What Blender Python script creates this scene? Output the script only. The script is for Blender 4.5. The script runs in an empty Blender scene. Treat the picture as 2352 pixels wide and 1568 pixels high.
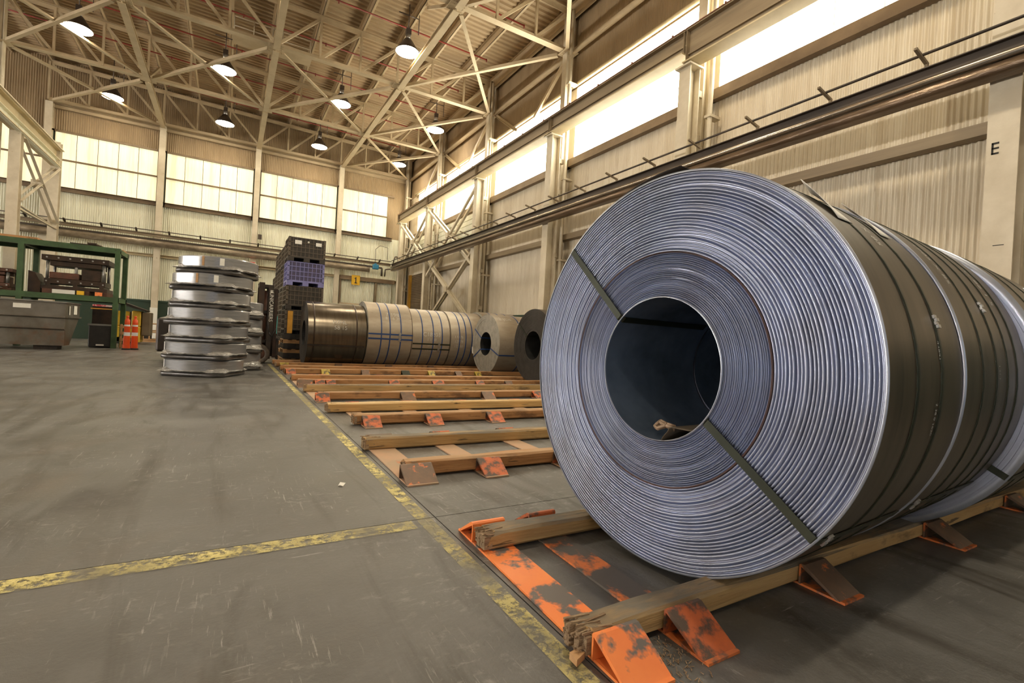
import bpy, bmesh, math, random
from mathutils import Vector, Matrix
random.seed(7)
S = bpy.context.scene
COL = S.collection
PI = math.pi

# ------------------------------------------------------------------ camera
cam_d = bpy.data.cameras.new('camera')
cam_d.sensor_width = 36.0
cam_d.lens = 17.0
cam_d.clip_end = 200
cam_d.clip_start = 0.05
cam = bpy.data.objects.new('camera', cam_d)
COL.objects.link(cam)
YAW, PITCH, ROLL = 0.530513, -0.003731, 0.055532
f = Vector((math.sin(YAW) * math.cos(PITCH), math.cos(YAW) * math.cos(PITCH), math.sin(PITCH)))
r0 = Vector((math.cos(YAW), -math.sin(YAW), 0))
u0 = r0.cross(f)
rr = r0 * math.cos(ROLL) + u0 * math.sin(ROLL)
uu = -r0 * math.sin(ROLL) + u0 * math.cos(ROLL)
m = Matrix((rr, uu, -f)).transposed().to_4x4()
m.translation = Vector((0, 0, 0.9))
cam.matrix_world = m
S.camera = cam

# ------------------------------------------------------------------ light settings
LAMP_STRENGTH = 100.0
LAMP_COLOR = (1.0, 0.86, 0.64)
WIN_RIGHT = 14.0
WIN_FAR = 0.95
ADDED_WIN_LEFT = 1.2
ADDED_STRIP_LEFT = 150.0
DAYLIGHT_POWER = 820.0
DAYLIGHT_COLOR = (0.50, 0.68, 1.0)
S.view_settings.view_transform = 'Standard'
S.view_settings.look = 'None'
S.view_settings.gamma = 1.0
S.view_settings.use_curve_mapping = False
S.view_settings.exposure = 0.0

W = bpy.data.worlds.new('World')
S.world = W
W.use_nodes = True
W.node_tree.nodes['Background'].inputs[0].default_value = (0.55, 0.68, 0.9, 1)
W.node_tree.nodes['Background'].inputs[1].default_value = 0.5

# bluish area light behind the camera; the dock door is added, out of view
al = bpy.data.lights.new('unseen_daylight', 'AREA')
al.shape = 'RECTANGLE'
al.size, al.size_y = 6.8, 4.2
al.energy = DAYLIGHT_POWER
al.color = DAYLIGHT_COLOR
alo = bpy.data.objects.new('unseen_daylight', al)
COL.objects.link(alo)
alo.location = (0.0, -7.4, 2.2)
alo.rotation_euler = (PI / 2, 0, PI)   # faces +Y

# unseen lamps over and behind the camera
for (lx, ly, k) in [(0.5, 12.9, 0.7), (-3.2, 12.9, 0.7), (-4.06, 7.5, 0.8), (3.1, 4.5, 2.4), (3.4, -0.9, 2.0), (-10, 18.3, 0.8), (-10, 9, 0.8), (-2.5, -1.0, 1.0)]:
    hl = bpy.data.lights.new('unseen_overhead_lamp', 'AREA')
    hl.shape = 'DISK'
    hl.size = 0.36
    hl.energy = LAMP_STRENGTH * PI * 0.32 * k
    hl.color = LAMP_COLOR
    ho = bpy.data.objects.new('unseen_overhead_lamp', hl)
    COL.objects.link(ho)
    ho.location = (lx, ly, 9.0)

# ------------------------------------------------------------------ mesh builder
class MB:
    def __init__(self):
        self.v = []
        self.f = []
        self.smooth = []

    def add(self, vs, fs, smooth=False):
        n = len(self.v)
        self.v += [tuple(p) for p in vs]
        for q in fs:
            self.f.append(tuple(i + n for i in q))
            self.smooth.append(smooth)
        return self

    def box(self, x0, x1, y0, y1, z0, z1, M=None):
        vs = [Vector(p) for p in ((x0, y0, z0), (x1, y0, z0), (x1, y1, z0), (x0, y1, z0),
                                  (x0, y0, z1), (x1, y0, z1), (x1, y1, z1), (x0, y1, z1))]
        if M is not None:
            vs = [M @ p for p in vs]
        return self.add(vs, [(0, 3, 2, 1), (4, 5, 6, 7), (0, 1, 5, 4), (1, 2, 6, 5), (2, 3, 7, 6), (3, 0, 4, 7)])

    def frame(self, p0, p1, up=(0, 0, 1)):
        p0 = Vector(p0); p1 = Vector(p1)
        d = (p1 - p0)
        L = d.length
        d.normalize()
        up = Vector(up)
        if abs(d.dot(up)) > 0.98:
            up = Vector((1, 0, 0))
        s = d.cross(up).normalized()
        t = s.cross(d).normalized()
        M = Matrix((s, d, t)).transposed().to_4x4()
        M.translation = p0
        return M, L          # local x = side, y = along, z = up

    def bar(self, p0, p1, w, h, up=(0, 0, 1), ox=0, oz=0):
        M, L = self.frame(p0, p1, up)
        return self.box(ox - w / 2, ox + w / 2, 0, L, oz - h / 2, oz + h / 2, M)

    def angle(self, p0, p1, w, h, t=0.014, up=(0, 0, 1), flip=1):
        # angle section: flat leg underneath and a standing leg
        M, L = self.frame(p0, p1, up)
        self.box(-w / 2, w / 2, 0, L, 0, t, M)
        a = -w / 2 if flip > 0 else w / 2 - t
        return self.box(a, a + t, 0, L, t, h, M)

    def tee(self, p0, p1, w, h, t=0.016, up=(0, 0, 1)):
        M, L = self.frame(p0, p1, up)
        self.box(-w / 2, w / 2, 0, L, 0, t, M)
        return self.box(-t / 2, t / 2, 0, L, t, h, M)

    def ibeam(self, p0, p1, w, h, tf=0.02, tw=0.014, up=(0, 0, 1)):
        M, L = self.frame(p0, p1, up)
        self.box(-w / 2, w / 2, 0, L, -h / 2, -h / 2 + tf, M)
        self.box(-w / 2, w / 2, 0, L, h / 2 - tf, h / 2, M)
        return self.box(-tw / 2, tw / 2, 0, L, -h / 2 + tf, h / 2 - tf, M)

    def channel(self, p0, p1, w, h, t=0.012, up=(0, 0, 1)):
        M, L = self.frame(p0, p1, up)
        self.box(-w / 2, w / 2, 0, L, -h / 2, -h / 2 + t, M)
        self.box(-w / 2, w / 2, 0, L, h / 2 - t, h / 2, M)
        return self.box(-w / 2, -w / 2 + t, 0, L, -h / 2 + t, h / 2 - t, M)

    def tube(self, p0, p1, r, n=10, r1=None, caps=True):
        M, L = self.frame(p0, p1)
        r1 = r if r1 is None else r1
        vs = []
        for i in range(n):
            a = 2 * PI * i / n
            vs.append(M @ Vector((math.cos(a) * r, 0, math.sin(a) * r)))
        for i in range(n):
            a = 2 * PI * i / n
            vs.append(M @ Vector((math.cos(a) * r1, L, math.sin(a) * r1)))
        self.add(vs, [(i, i + n, (i + 1) % n + n, (i + 1) % n) for i in range(n)], True)
        if caps:
            self.add(vs[:n], [tuple(range(n))])
            self.add(vs[n:], [tuple(reversed(range(n)))])
        return self

    def path(self, pts, r, n=8):
        for a, b in zip(pts[:-1], pts[1:]):
            self.tube(a, b, r, n)
        return self

    def lathe(self, prof, M, n=32, smooth=True, closed=False, a0=0.0, a1=2 * PI):
        # prof: (radius, height) list, axis = local z of M
        full = abs(a1 - a0 - 2 * PI) < 1e-6
        k = n if full else n + 1
        vs = []
        for (rad, h) in prof:
            for i in range(k):
                a = a0 + (a1 - a0) * i / n
                vs.append(M @ Vector((math.cos(a) * rad, math.sin(a) * rad, h)))
        fs = []
        P = len(prof)
        for j in range(P - 1 + (1 if closed else 0)):
            j2 = (j + 1) % P
            for i in range(n):
                i2 = (i + 1) % k
                fs.append((j * k + i, j * k + i2, j2 * k + i2, j2 * k + i))
        return self.add(vs, fs, smooth)

    def prism(self, poly, y0, y1, M=None, axis='y'):
        # poly in (a, b); extruded along the third axis
        n = len(poly)
        vs = []
        for y in (y0, y1):
            for a, b in poly:
                p = {'y': Vector((a, y, b)), 'x': Vector((y, a, b)), 'z': Vector((a, b, y))}[axis]
                vs.append(M @ p if M is not None else p)
        fs = [tuple(range(n)), tuple(reversed(range(n, 2 * n)))]
        fs += [(i, i + n, (i + 1) % n + n, (i + 1) % n) for i in range(n)]
        return self.add(vs, fs)

    def mesh(self, name, mat, off=None, bevel=0):
        off = Vector(off) if off is not None else Vector((0, 0, 0))
        me = bpy.data.meshes.new(name)
        me.from_pydata([tuple(Vector(p) - off) for p in self.v], [], self.f)
        me.polygons.foreach_set('use_smooth', self.smooth)
        if mat is not None:
            me.materials.append(mat)
        bm = bmesh.new()
        bm.from_mesh(me)
        bmesh.ops.remove_doubles(bm, verts=bm.verts, dist=1e-6) if any(self.smooth) else None
        bmesh.ops.recalc_face_normals(bm, faces=bm.faces)
        if bevel:
            bmesh.ops.bevel(bm, geom=bm.edges, offset=bevel, segments=1, affect='EDGES', clamp_overlap=True)
        bm.to_mesh(me)
        bm.free()
        return me

    def build(self, name, mat, parent=None, bevel=0):
        org = world_org(parent)
        me = self.mesh(name, mat, org, bevel)
        o = bpy.data.objects.new(name, me)
        COL.objects.link(o)
        if parent is not None:
            o.parent = parent
        return o

    def thing(self, name, mat, label, cat, group=None, org=None, bevel=0):
        if org is None:
            xs = [p[0] for p in self.v]; ys = [p[1] for p in self.v]; zs = [p[2] for p in self.v]
            org = ((min(xs) + max(xs)) / 2, (min(ys) + max(ys)) / 2, min(zs))
        me = self.mesh(name, mat, org, bevel)
        o = bpy.data.objects.new(name, me)
        o.location = org
        COL.objects.link(o)
        tag(o, label, cat, group)
        return o


def world_org(p):
    t = Vector((0, 0, 0))
    while p is not None:
        t = t + p.location
        p = p.parent
    return t


def tag(o, label=None, cat=None, group=None, kind=None):
    if label: o['label'] = label
    if cat: o['category'] = cat
    if group: o['group'] = group
    if kind: o['kind'] = kind
    return o


def empty(name, loc, label, cat, group=None):
    o = bpy.data.objects.new(name, None)
    o.empty_display_size = 0.1
    o.location = loc
    COL.objects.link(o)
    return tag(o, label, cat, group)


def struct(name, mb, mat, bevel=0):
    o = mb.build(name, mat, None, bevel)
    o['kind'] = 'structure'
    return o


def copy_tree(o, loc):
    c = o.copy(); COL.objects.link(c); c.location = loc
    for ch in list(o.children):
        d = ch.copy(); COL.objects.link(d); d.parent = c
        for g in list(ch.children):
            e = g.copy(); COL.objects.link(e); e.parent = d
    return c


ORD = ['first', 'second', 'third', 'fourth', 'fifth', 'sixth', 'seventh', 'eighth', 'ninth', 'tenth', 'eleventh',
       'twelfth', 'thirteenth', 'fourteenth', 'fifteenth', 'sixteenth', 'seventeenth', 'eighteenth']


# ------------------------------------------------------------------ materials
def newmat(name):
    ma = bpy.data.materials.new(name)
    ma.use_nodes = True
    nt = ma.node_tree
    b = nt.nodes['Principled BSDF']
    return ma, nt, b


def nd(nt, t, **kw):
    n = nt.nodes.new(t)
    for k, v in kw.items():
        if k in n.inputs.keys():
            n.inputs[k].default_value = v
        else:
            setattr(n, k, v)
    return n


def coords(nt, scale=(1, 1, 1), world=False, rot=(0, 0, 0)):
    mp = nd(nt, 'ShaderNodeMapping')
    mp.inputs['Scale'].default_value = scale
    mp.inputs['Rotation'].default_value = rot
    if world:
        g = nd(nt, 'ShaderNodeNewGeometry')
        nt.links.new(g.outputs['Position'], mp.inputs['Vector'])
    else:
        t = nd(nt, 'ShaderNodeTexCoord')
        nt.links.new(t.outputs['Object'], mp.inputs['Vector'])
    return mp.outputs['Vector']


def noise(nt, vec, scale, detail=4, rough=0.55, lo=0.35, hi=0.65, dist=0.0):
    n = nd(nt, 'ShaderNodeTexNoise')
    n.inputs['Scale'].default_value = scale
    n.inputs['Detail'].default_value = detail
    n.inputs['Roughness'].default_value = rough
    n.inputs['Distortion'].default_value = dist
    nt.links.new(vec, n.inputs['Vector'])
    r = nd(nt, 'ShaderNodeMapRange')
    r.inputs['From Min'].default_value = lo
    r.inputs['From Max'].default_value = hi
    nt.links.new(n.outputs['Fac'], r.inputs['Value'])
    return r.outputs['Result']


def mixc(nt, fac, a, b, blend='MIX'):
    mx = nd(nt, 'ShaderNodeMix', data_type='RGBA', blend_type=blend)
    if isinstance(fac, (int, float)):
        mx.inputs[0].default_value = fac
    else:
        nt.links.new(fac, mx.inputs[0])
    for sock, v in ((mx.inputs[6], a), (mx.inputs[7], b)):
        if isinstance(v, (tuple, list)):
            sock.default_value = (v[0], v[1], v[2], 1)
        else:
            nt.links.new(v, sock)
    return mx.outputs[2]


def math_(nt, op, a, b=None):
    n = nd(nt, 'ShaderNodeMath', operation=op)
    for i, v in enumerate((a, b)):
        if v is None: continue
        if isinstance(v, (int, float)):
            n.inputs[i].default_value = v
        else:
            nt.links.new(v, n.inputs[i])
    return n.outputs[0]


def mat(name, c1, c2=None, scale=3.0, stretch=(1, 1, 1), rough=0.6, metal=0.0, lo=0.35, hi=0.65, c3=None, s3=12.0,
        lo3=0.55, hi3=0.62, bump=0.0, bscale=40, world=False, rough2=None, coat=0, spec=None, emis=None):
    ma, nt, b = newmat(name)
    b.inputs['Roughness'].default_value = rough
    b.inputs['Metallic'].default_value = metal
    if coat:
        b.inputs['Coat Weight'].default_value = coat
        b.inputs['Coat Roughness'].default_value = 0.15
    if spec is not None:
        b.inputs['Specular IOR Level'].default_value = spec
    c = c1
    vec = coords(nt, stretch, world)
    fac = None
    if c2 is not None:
        fac = noise(nt, vec, scale, 5, 0.6, lo, hi)
        c = mixc(nt, fac, c1, c2)
    if c3 is not None:
        f3 = noise(nt, vec, s3, 5, 0.65, lo3, hi3)
        c = mixc(nt, f3, c, c3)
    if isinstance(c, tuple):
        b.inputs['Base Color'].default_value = (c[0], c[1], c[2], 1)
    else:
        nt.links.new(c, b.inputs['Base Color'])
    if rough2 is not None and fac is not None:
        mr = nd(nt, 'ShaderNodeMapRange')
        mr.inputs['To Min'].default_value = rough
        mr.inputs['To Max'].default_value = rough2
        nt.links.new(fac, mr.inputs['Value'])
        nt.links.new(mr.outputs['Result'], b.inputs['Roughness'])
    if bump:
        bn = nd(nt, 'ShaderNodeBump')
        bn.inputs['Strength'].default_value = bump
        bn.inputs['Distance'].default_value = 0.01
        n2 = noise(nt, vec, bscale, 4, 0.6, 0.2, 0.8)
        nt.links.new(n2, bn.inputs['Height'])
        nt.links.new(bn.outputs['Normal'], b.inputs['Normal'])
    return ma


M = {}
M['steel'] = mat('cream_painted_steel', (0.62, 0.55, 0.42), (0.50, 0.43, 0.31), 2.2, rough=0.5, c3=(0.28, 0.2, 0.12), s3=6, lo3=0.66, hi3=0.75, world=True)
M['truss'] = mat('tan_truss_paint', (0.50, 0.40, 0.255), (0.40, 0.31, 0.19), 1.5, rough=0.55, world=True)
M['rust'] = mat('rusty_rail', (0.20, 0.07, 0.035), (0.12, 0.05, 0.03), 5, rough=0.7, world=True)
M['girder'] = mat('grimy_girder', (0.30, 0.23, 0.14), (0.19, 0.14, 0.085), 1.3, (1, 0.25, 3), rough=0.55, world=True)
M['siding'] = mat('cream_corrugated_siding', (0.68, 0.61, 0.48), (0.57, 0.49, 0.36), 2.0, (3, 3, 0.25), rough=0.5,
                  c3=(0.36, 0.27, 0.17), s3=3.0, lo3=0.60, hi3=0.78, world=True)
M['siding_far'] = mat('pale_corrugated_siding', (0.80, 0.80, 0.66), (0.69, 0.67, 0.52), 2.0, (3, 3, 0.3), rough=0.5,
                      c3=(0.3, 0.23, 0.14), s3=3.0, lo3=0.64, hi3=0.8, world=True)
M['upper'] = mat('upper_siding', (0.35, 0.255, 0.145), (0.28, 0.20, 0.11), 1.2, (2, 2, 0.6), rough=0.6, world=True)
M['deck'] = mat('roof_deck_paint', (0.46, 0.34, 0.20), (0.36, 0.26, 0.15), 0.7, rough=0.6, world=True)
M['purlin'] = mat('purlin_paint', (0.55, 0.43, 0.27), (0.46, 0.35, 0.21), 1.5, rough=0.5, world=True)
M['girt'] = mat('brown_girt', (0.24, 0.17, 0.10), (0.17, 0.115, 0.065), 2, rough=0.55, world=True)
M['girt_l'] = mat('cream_girt', (0.56, 0.46, 0.28), (0.45, 0.36, 0.21), 2, rough=0.5, world=True)
M['wains'] = mat('dark_green_wainscot', (0.018, 0.045, 0.028), (0.03, 0.05, 0.03), 2, rough=0.6, world=True)
M['green'] = mat('green_rack_paint', (0.055, 0.11, 0.04), (0.035, 0.07, 0.025), 4, rough=0.45, c3=(0.03, 0.03, 0.02), s3=9, lo3=0.64, hi3=0.7)
M['redpipe'] = mat('red_pipe', (0.30, 0.035, 0.02), (0.2, 0.03, 0.02), 4, rough=0.5)
M['busdark'] = mat('dark_bus_channel', (0.032, 0.022, 0.015), (0.06, 0.04, 0.025), 3, (1, 0.3, 1), rough=0.45, world=True)
M['buspipe'] = mat('dull_metal_pipe', (0.46, 0.40, 0.33), (0.30, 0.24, 0.18), 3, (3, 0.4, 3), rough=0.27, metal=0.85, world=True)
M['tray'] = mat('brown_wavy_tray', (0.09, 0.058, 0.036), (0.17, 0.115, 0.07), 1.6, (2, 0.8, 4), rough=0.28, metal=0.45, bump=0.6, bscale=5, world=True)
M['black'] = mat('black_plastic', (0.022, 0.02, 0.018), (0.035, 0.03, 0.026), 6, rough=0.5)
M['blackst'] = mat('black_steel', (0.02, 0.017, 0.014), (0.05, 0.035, 0.025), 5, rough=0.5, metal=0.3)
def mat_wood(name, c1, c2, dark, top, amt, lo3=0.58):
    ma, nt, b = newmat(name)
    vec = coords(nt, (0.35, 6, 6))
    oi = nd(nt, 'ShaderNodeObjectInfo')
    add = nd(nt, 'ShaderNodeVectorMath', operation='ADD')
    nt.links.new(vec, add.inputs[0])
    sc = nd(nt, 'ShaderNodeVectorMath', operation='SCALE')
    sc.inputs[0].default_value = (37, 11, 5)
    nt.links.new(oi.outputs['Random'], sc.inputs['Scale'])
    nt.links.new(sc.outputs[0], add.inputs[1])
    v = add.outputs[0]
    grain = noise(nt, v, 4.0, 5, 0.65, 0.32, 0.68)
    c = mixc(nt, grain, c1, c2)
    v2 = coords(nt, (1.0, 3, 3))
    st = noise(nt, v2, 2.3, 5, 0.65, lo3, lo3 + 0.10)
    c = mixc(nt, math_(nt, 'MULTIPLY', st, 0.8), c, dark)
    v4 = coords(nt, (1.2, 14, 14))
    crack = noise(nt, v4, 2.4, 3, 0.5, 0.68, 0.71)
    c = mixc(nt, math_(nt, 'MULTIPLY', crack, 0.8), c, (0.03, 0.02, 0.014))
    g = nd(nt, 'ShaderNodeNewGeometry')
    sp = nd(nt, 'ShaderNodeSeparateXYZ')
    nt.links.new(g.outputs['Normal'], sp.inputs[0])
    up = nd(nt, 'ShaderNodeMapRange'); up.inputs['From Min'].default_value = 0.35; up.inputs['From Max'].default_value = 0.8
    nt.links.new(sp.outputs[2], up.inputs['Value'])
    dirt = noise(nt, coords(nt, (0.8, 3, 3)), 3.5, 5, 0.6, 0.25, 0.60)
    c = mixc(nt, math_(nt, 'MULTIPLY', math_(nt, 'MULTIPLY', up.outputs[0], dirt), amt), c, top)
    nt.links.new(c, b.inputs['Base Color'])
    b.inputs['Roughness'].default_value = 0.72
    bn = nd(nt, 'ShaderNodeBump'); bn.inputs['Strength'].default_value = 0.5; bn.inputs['Distance'].default_value = 0.006
    nt.links.new(grain, bn.inputs['Height']); nt.links.new(bn.outputs['Normal'], b.inputs['Normal'])
    return ma


M['wood'] = mat_wood('timber', (0.50, 0.255, 0.10), (0.37, 0.17, 0.06), (0.14, 0.065, 0.028), (0.42, 0.30, 0.18), 0.6, 0.53)
M['wood_new'] = mat_wood('fresh_timber', (0.66, 0.43, 0.17), (0.54, 0.31, 0.11), (0.30, 0.16, 0.06), (0.68, 0.50, 0.27), 0.8, 0.66)
M['wood_old'] = mat_wood('grimy_grey_timber', (0.52, 0.345, 0.15), (0.40, 0.24, 0.09), (0.12, 0.075, 0.04), (0.15, 0.135, 0.11), 0.95)
M['splint'] = mat('splintered_wood', (0.50, 0.36, 0.22), (0.30, 0.19, 0.11), 14, (1, 6, 6), rough=0.85, bump=0.8, bscale=50)
M['pallet'] = mat('pallet_wood', (0.55, 0.33, 0.16), (0.42, 0.23, 0.1), 4, (1, 4, 4), rough=0.75)
M['orange'] = mat('worn_orange_paint', (0.95, 0.29, 0.075), (0.88, 0.22, 0.06), 4, rough=0.5, c3=(0.15, 0.13, 0.115), s3=4.6, lo3=0.50, hi3=0.56)
M['orange_w'] = mat('scuffed_orange_paint', (0.66, 0.15, 0.04), (0.36, 0.09, 0.035), 9, rough=0.55, c3=(0.10, 0.065, 0.045), s3=9, lo3=0.47, hi3=0.56)
M['orange_half'] = mat('half_worn_orange_plate', (0.85, 0.24, 0.06), (0.60, 0.16, 0.05), 6, rough=0.5, c3=(0.115, 0.10, 0.085), s3=4.2, lo3=0.43, hi3=0.50)
M['orange_b'] = mat('bare_rubbed_steel', (0.20, 0.11, 0.065), (0.12, 0.08, 0.055), 8, rough=0.5, metal=0.2, c3=(0.58, 0.16, 0.05), s3=10, lo3=0.58, hi3=0.63)
M['salmon'] = mat('faded_orange_plate', (0.50, 0.30, 0.18), (0.36, 0.27, 0.18), 3, rough=0.7, c3=(0.55, 0.17, 0.06), s3=5, lo3=0.6, hi3=0.68)
M['yellowp'] = mat('worn_yellow_stop', (0.55, 0.40, 0.05), (0.35, 0.25, 0.05), 9, rough=0.55, c3=(0.06, 0.05, 0.03), s3=12, lo3=0.55, hi3=0.6)
M['yellow'] = mat('yellow_machine_paint', (0.66, 0.42, 0.03), (0.5, 0.3, 0.03), 6, rough=0.45, c3=(0.08, 0.06, 0.03), s3=9, lo3=0.62, hi3=0.7)
M['signy'] = mat('sign_yellow', (0.80, 0.46, 0.02), rough=0.4)
M['blackp'] = mat('black_print', (0.012, 0.012, 0.012), rough=0.5)
M['dkprint'] = mat('stencil_black', (0.015, 0.014, 0.012), rough=0.8)
M['white'] = mat('white_panel', (0.72, 0.70, 0.62), rough=0.5)
M['paper'] = mat('white_paper', (0.90, 0.88, 0.82), (0.82, 0.80, 0.73), 6, rough=0.7)
M['chalk'] = mat('white_chalk', (0.78, 0.78, 0.74), (0.45, 0.44, 0.41), 40, rough=0.9)
M['teal'] = mat('teal_card', (0.03, 0.28, 0.25), (0.05, 0.35, 0.3), 6, rough=0.6)
M['orcard'] = mat('orange_card', (0.72, 0.36, 0.04), (0.65, 0.3, 0.03), 6, rough=0.6)
M['cone'] = mat('cone_orange', (0.80, 0.09, 0.008), (0.7, 0.07, 0.008), 4, rough=0.4)
M['rubber'] = mat('rubber', (0.025, 0.022, 0.02), rough=0.75)
M['tyre'] = mat('dusty_tyre', (0.13, 0.105, 0.08), (0.07, 0.055, 0.042), 7, rough=0.8)
M['reflect'] = mat('reflective_band', (0.80, 0.82, 0.84), rough=0.3)
M['purple'] = mat('violet_plastic', (0.06, 0.06, 0.15), (0.09, 0.07, 0.12), 5, rough=0.45)
M['purple_rib'] = mat('violet_plastic_ribs', (0.24, 0.24, 0.50), (0.19, 0.18, 0.40), 5, rough=0.45)
M['crate'] = mat('dark_brown_plastic', (0.028, 0.022, 0.016), (0.045, 0.034, 0.024), 4, rough=0.5)
M['crate_rib'] = mat('brown_plastic_ribs', (0.095, 0.072, 0.05), (0.125, 0.095, 0.065), 4, rough=0.45)
M['hopper'] = mat('worn_grey_steel', (0.20, 0.185, 0.16), (0.115, 0.098, 0.075), 1.6, rough=0.42, metal=0.3, c3=(0.16, 0.07, 0.03), s3=1.3, lo3=0.56, hi3=0.72)
M['greysteel'] = mat('grey_steel', (0.30, 0.29, 0.27), (0.2, 0.19, 0.17), 4, rough=0.4, metal=0.6)
M['galv'] = mat('galvanised', (0.5, 0.5, 0.5), (0.38, 0.38, 0.38), 8, rough=0.35, metal=0.8)
M['die'] = mat('oily_die_steel', (0.035, 0.026, 0.02), (0.07, 0.042, 0.028), 4, rough=0.4, metal=0.5)
M['die_r'] = mat('rusty_die_block', (0.15, 0.06, 0.035), (0.08, 0.04, 0.025), 5, rough=0.5, metal=0.3)
M['blue'] = mat('blue_valve', (0.02, 0.17, 0.30), rough=0.4)
M['roll'] = mat('roller_door_slats', (0.20, 0.15, 0.095), (0.14, 0.10, 0.06), 1.5, rough=0.5, metal=0.3, world=True)
M['postyel'] = mat('yellow_jamb', (0.62, 0.33, 0.03), (0.5, 0.26, 0.03), 5, rough=0.5)
M['strap'] = mat('green_black_strap', (0.018, 0.022, 0.012), (0.03, 0.034, 0.018), 9, rough=0.4, metal=0.4)
M['bluestrap'] = mat('blue_strap', (0.02, 0.06, 0.20), rough=0.45)
M['seam'] = mat('rusty_seam', (0.07, 0.03, 0.028), (0.04, 0.02, 0.02), 8, rough=0.6)
M['lamp_body'] = mat('lamp_shade_metal', (0.10, 0.08, 0.07), rough=0.4, metal=0.6)
M['film'] = None
M['tan_side'] = mat('pale_coil_surface', (0.42, 0.36, 0.28), (0.35, 0.29, 0.22), 2.5, (1, 3, 3), rough=0.42, metal=0.35, c3=(0.27, 0.21, 0.15), s3=3, lo3=0.64, hi3=0.75)
M['dark_side'] = mat('dark_steel_coil_surface', (0.17, 0.145, 0.11), (0.12, 0.10, 0.075), 3, (6, 0.8, 0.8), rough=0.26, metal=0.85)
M['far_face'] = mat('pale_coil_edge', (0.50, 0.47, 0.40), (0.36, 0.335, 0.28), 8, rough=0.5, metal=0.4)
M['dark_face'] = mat('dark_coil_edge', (0.075, 0.066, 0.056), (0.055, 0.048, 0.042), 8, rough=0.5, metal=0.5)
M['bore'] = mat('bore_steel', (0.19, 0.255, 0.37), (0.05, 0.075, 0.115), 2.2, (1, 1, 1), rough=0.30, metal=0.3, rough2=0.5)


def mat_emit(name, col, strength, stains=False):
    ma, nt, b = newmat(name)
    b.inputs['Base Color'].default_value = (0.5, 0.48, 0.38, 1)
    b.inputs['Emission Strength'].default_value = strength
    b.inputs['Emission Color'].default_value = (*col, 1)
    if stains:
        vec = coords(nt, (5, 5, 0.35), True)
        s1 = noise(nt, vec, 1.1, 4, 0.6, 0.44, 0.74)
        vec2 = coords(nt, (28, 28, 0.3), True)
        s2 = noise(nt, vec2, 1.3, 2, 0.5, 0.35, 0.7)
        c = mixc(nt, s1, col, (0.74, 0.58, 0.27))
        c = mixc(nt, math_(nt, 'MULTIPLY', s2, 0.30), c, (0.62, 0.54, 0.30))
        nt.links.new(c, b.inputs['Emission Color'])
    return ma


M['pane_far'] = mat_emit('backlit_fibreglass_cream', (1.0, 0.93, 0.62), WIN_FAR, True)
M['pane_right'] = mat_emit('sunlit_fibreglass_white', (1.0, 0.93, 0.74), WIN_RIGHT)
M['added_pane_left'] = mat_emit('added_glow_pane_left', (1.0, 0.90, 0.66), ADDED_WIN_LEFT)  # unseen glowing panes added on the left wall for soft side light
M['added_strip_left'] = mat_emit('added_glow_strip_left', (1.0, 0.94, 0.86), ADDED_STRIP_LEFT)  # unseen glowing strip added to throw the pipe-run shadow on the right wall
M['lens'] = mat_emit('lamp_lens', LAMP_COLOR, LAMP_STRENGTH)


def mat_film():
    ma, nt, b = newmat('wrinkled_stretch_film')
    vec = coords(nt, (1, 1, 3))
    fac = noise(nt, vec, 6, 5, 0.6, 0.35, 0.7, 0.8)
    c = mixc(nt, fac, (0.34, 0.32, 0.30), (0.62, 0.60, 0.57))
    nt.links.new(c, b.inputs['Base Color'])
    b.inputs['Roughness'].default_value = 0.14
    b.inputs['Specular IOR Level'].default_value = 0.9
    b.inputs['Metallic'].default_value = 0.25
    b.inputs['Alpha'].default_value = 0.82
    bn = nd(nt, 'ShaderNodeBump')
    bn.inputs['Strength'].default_value = 0.9
    bn.inputs['Distance'].default_value = 0.02
    nt.links.new(noise(nt, vec, 9, 3, 0.5, 0.3, 0.7, 1.2), bn.inputs['Height'])
    nt.links.new(bn.outputs['Normal'], b.inputs['Normal'])
    return ma


M['film'] = mat_film()
M['drum'] = mat('film_covered_reel', (0.29, 0.29, 0.30), (0.21, 0.21, 0.22), 3, (1, 1, 10), rough=0.30, metal=0.4, coat=0.8, c3=(0.38, 0.37, 0.35), s3=6, lo3=0.6, hi3=0.7)
M['edge_dk'] = mat('dark_wrapped_board', (0.045, 0.04, 0.036), (0.085, 0.075, 0.068), 7, rough=0.3, coat=0.6)


def mat_coil_face():
    ma, nt, b = newmat('blue_grey_sheared_edges')
    vec = coords(nt, (1, 1, 1))
    g = nd(nt, 'ShaderNodeTexCoord')
    sep = nd(nt, 'ShaderNodeSeparateXYZ')
    nt.links.new(g.outputs['Object'], sep.inputs[0])
    y2 = math_(nt, 'MULTIPLY', sep.outputs[1], sep.outputs[1])
    zz = math_(nt, 'ADD', sep.outputs[2], -0.817)
    z2 = math_(nt, 'MULTIPLY', zz, zz)
    rad = math_(nt, 'SQRT', math_(nt, 'ADD', y2, z2))
    cmb = nd(nt, 'ShaderNodeCombineXYZ')
    nt.links.new(rad, cmb.inputs[0])
    fine = noise(nt, cmb.outputs[0], 55, 3, 0.7, 0.3, 0.7)
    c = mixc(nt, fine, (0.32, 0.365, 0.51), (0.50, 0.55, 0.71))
    blot = noise(nt, vec, 2.2, 4, 0.6, 0.42, 0.72)
    c = mixc(nt, math_(nt, 'MULTIPLY', blot, 0.55), c, (0.27, 0.255, 0.26))
    rst = noise(nt, vec, 7, 5, 0.65, 0.73, 0.78)
    c = mixc(nt, math_(nt, 'MULTIPLY', rst, 0.6), c, (0.12, 0.07, 0.065))
    nt.links.new(c, b.inputs['Base Color'])
    b.inputs['Metallic'].default_value = 0.75
    b.inputs['Roughness'].default_value = 0.42
    return ma


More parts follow.
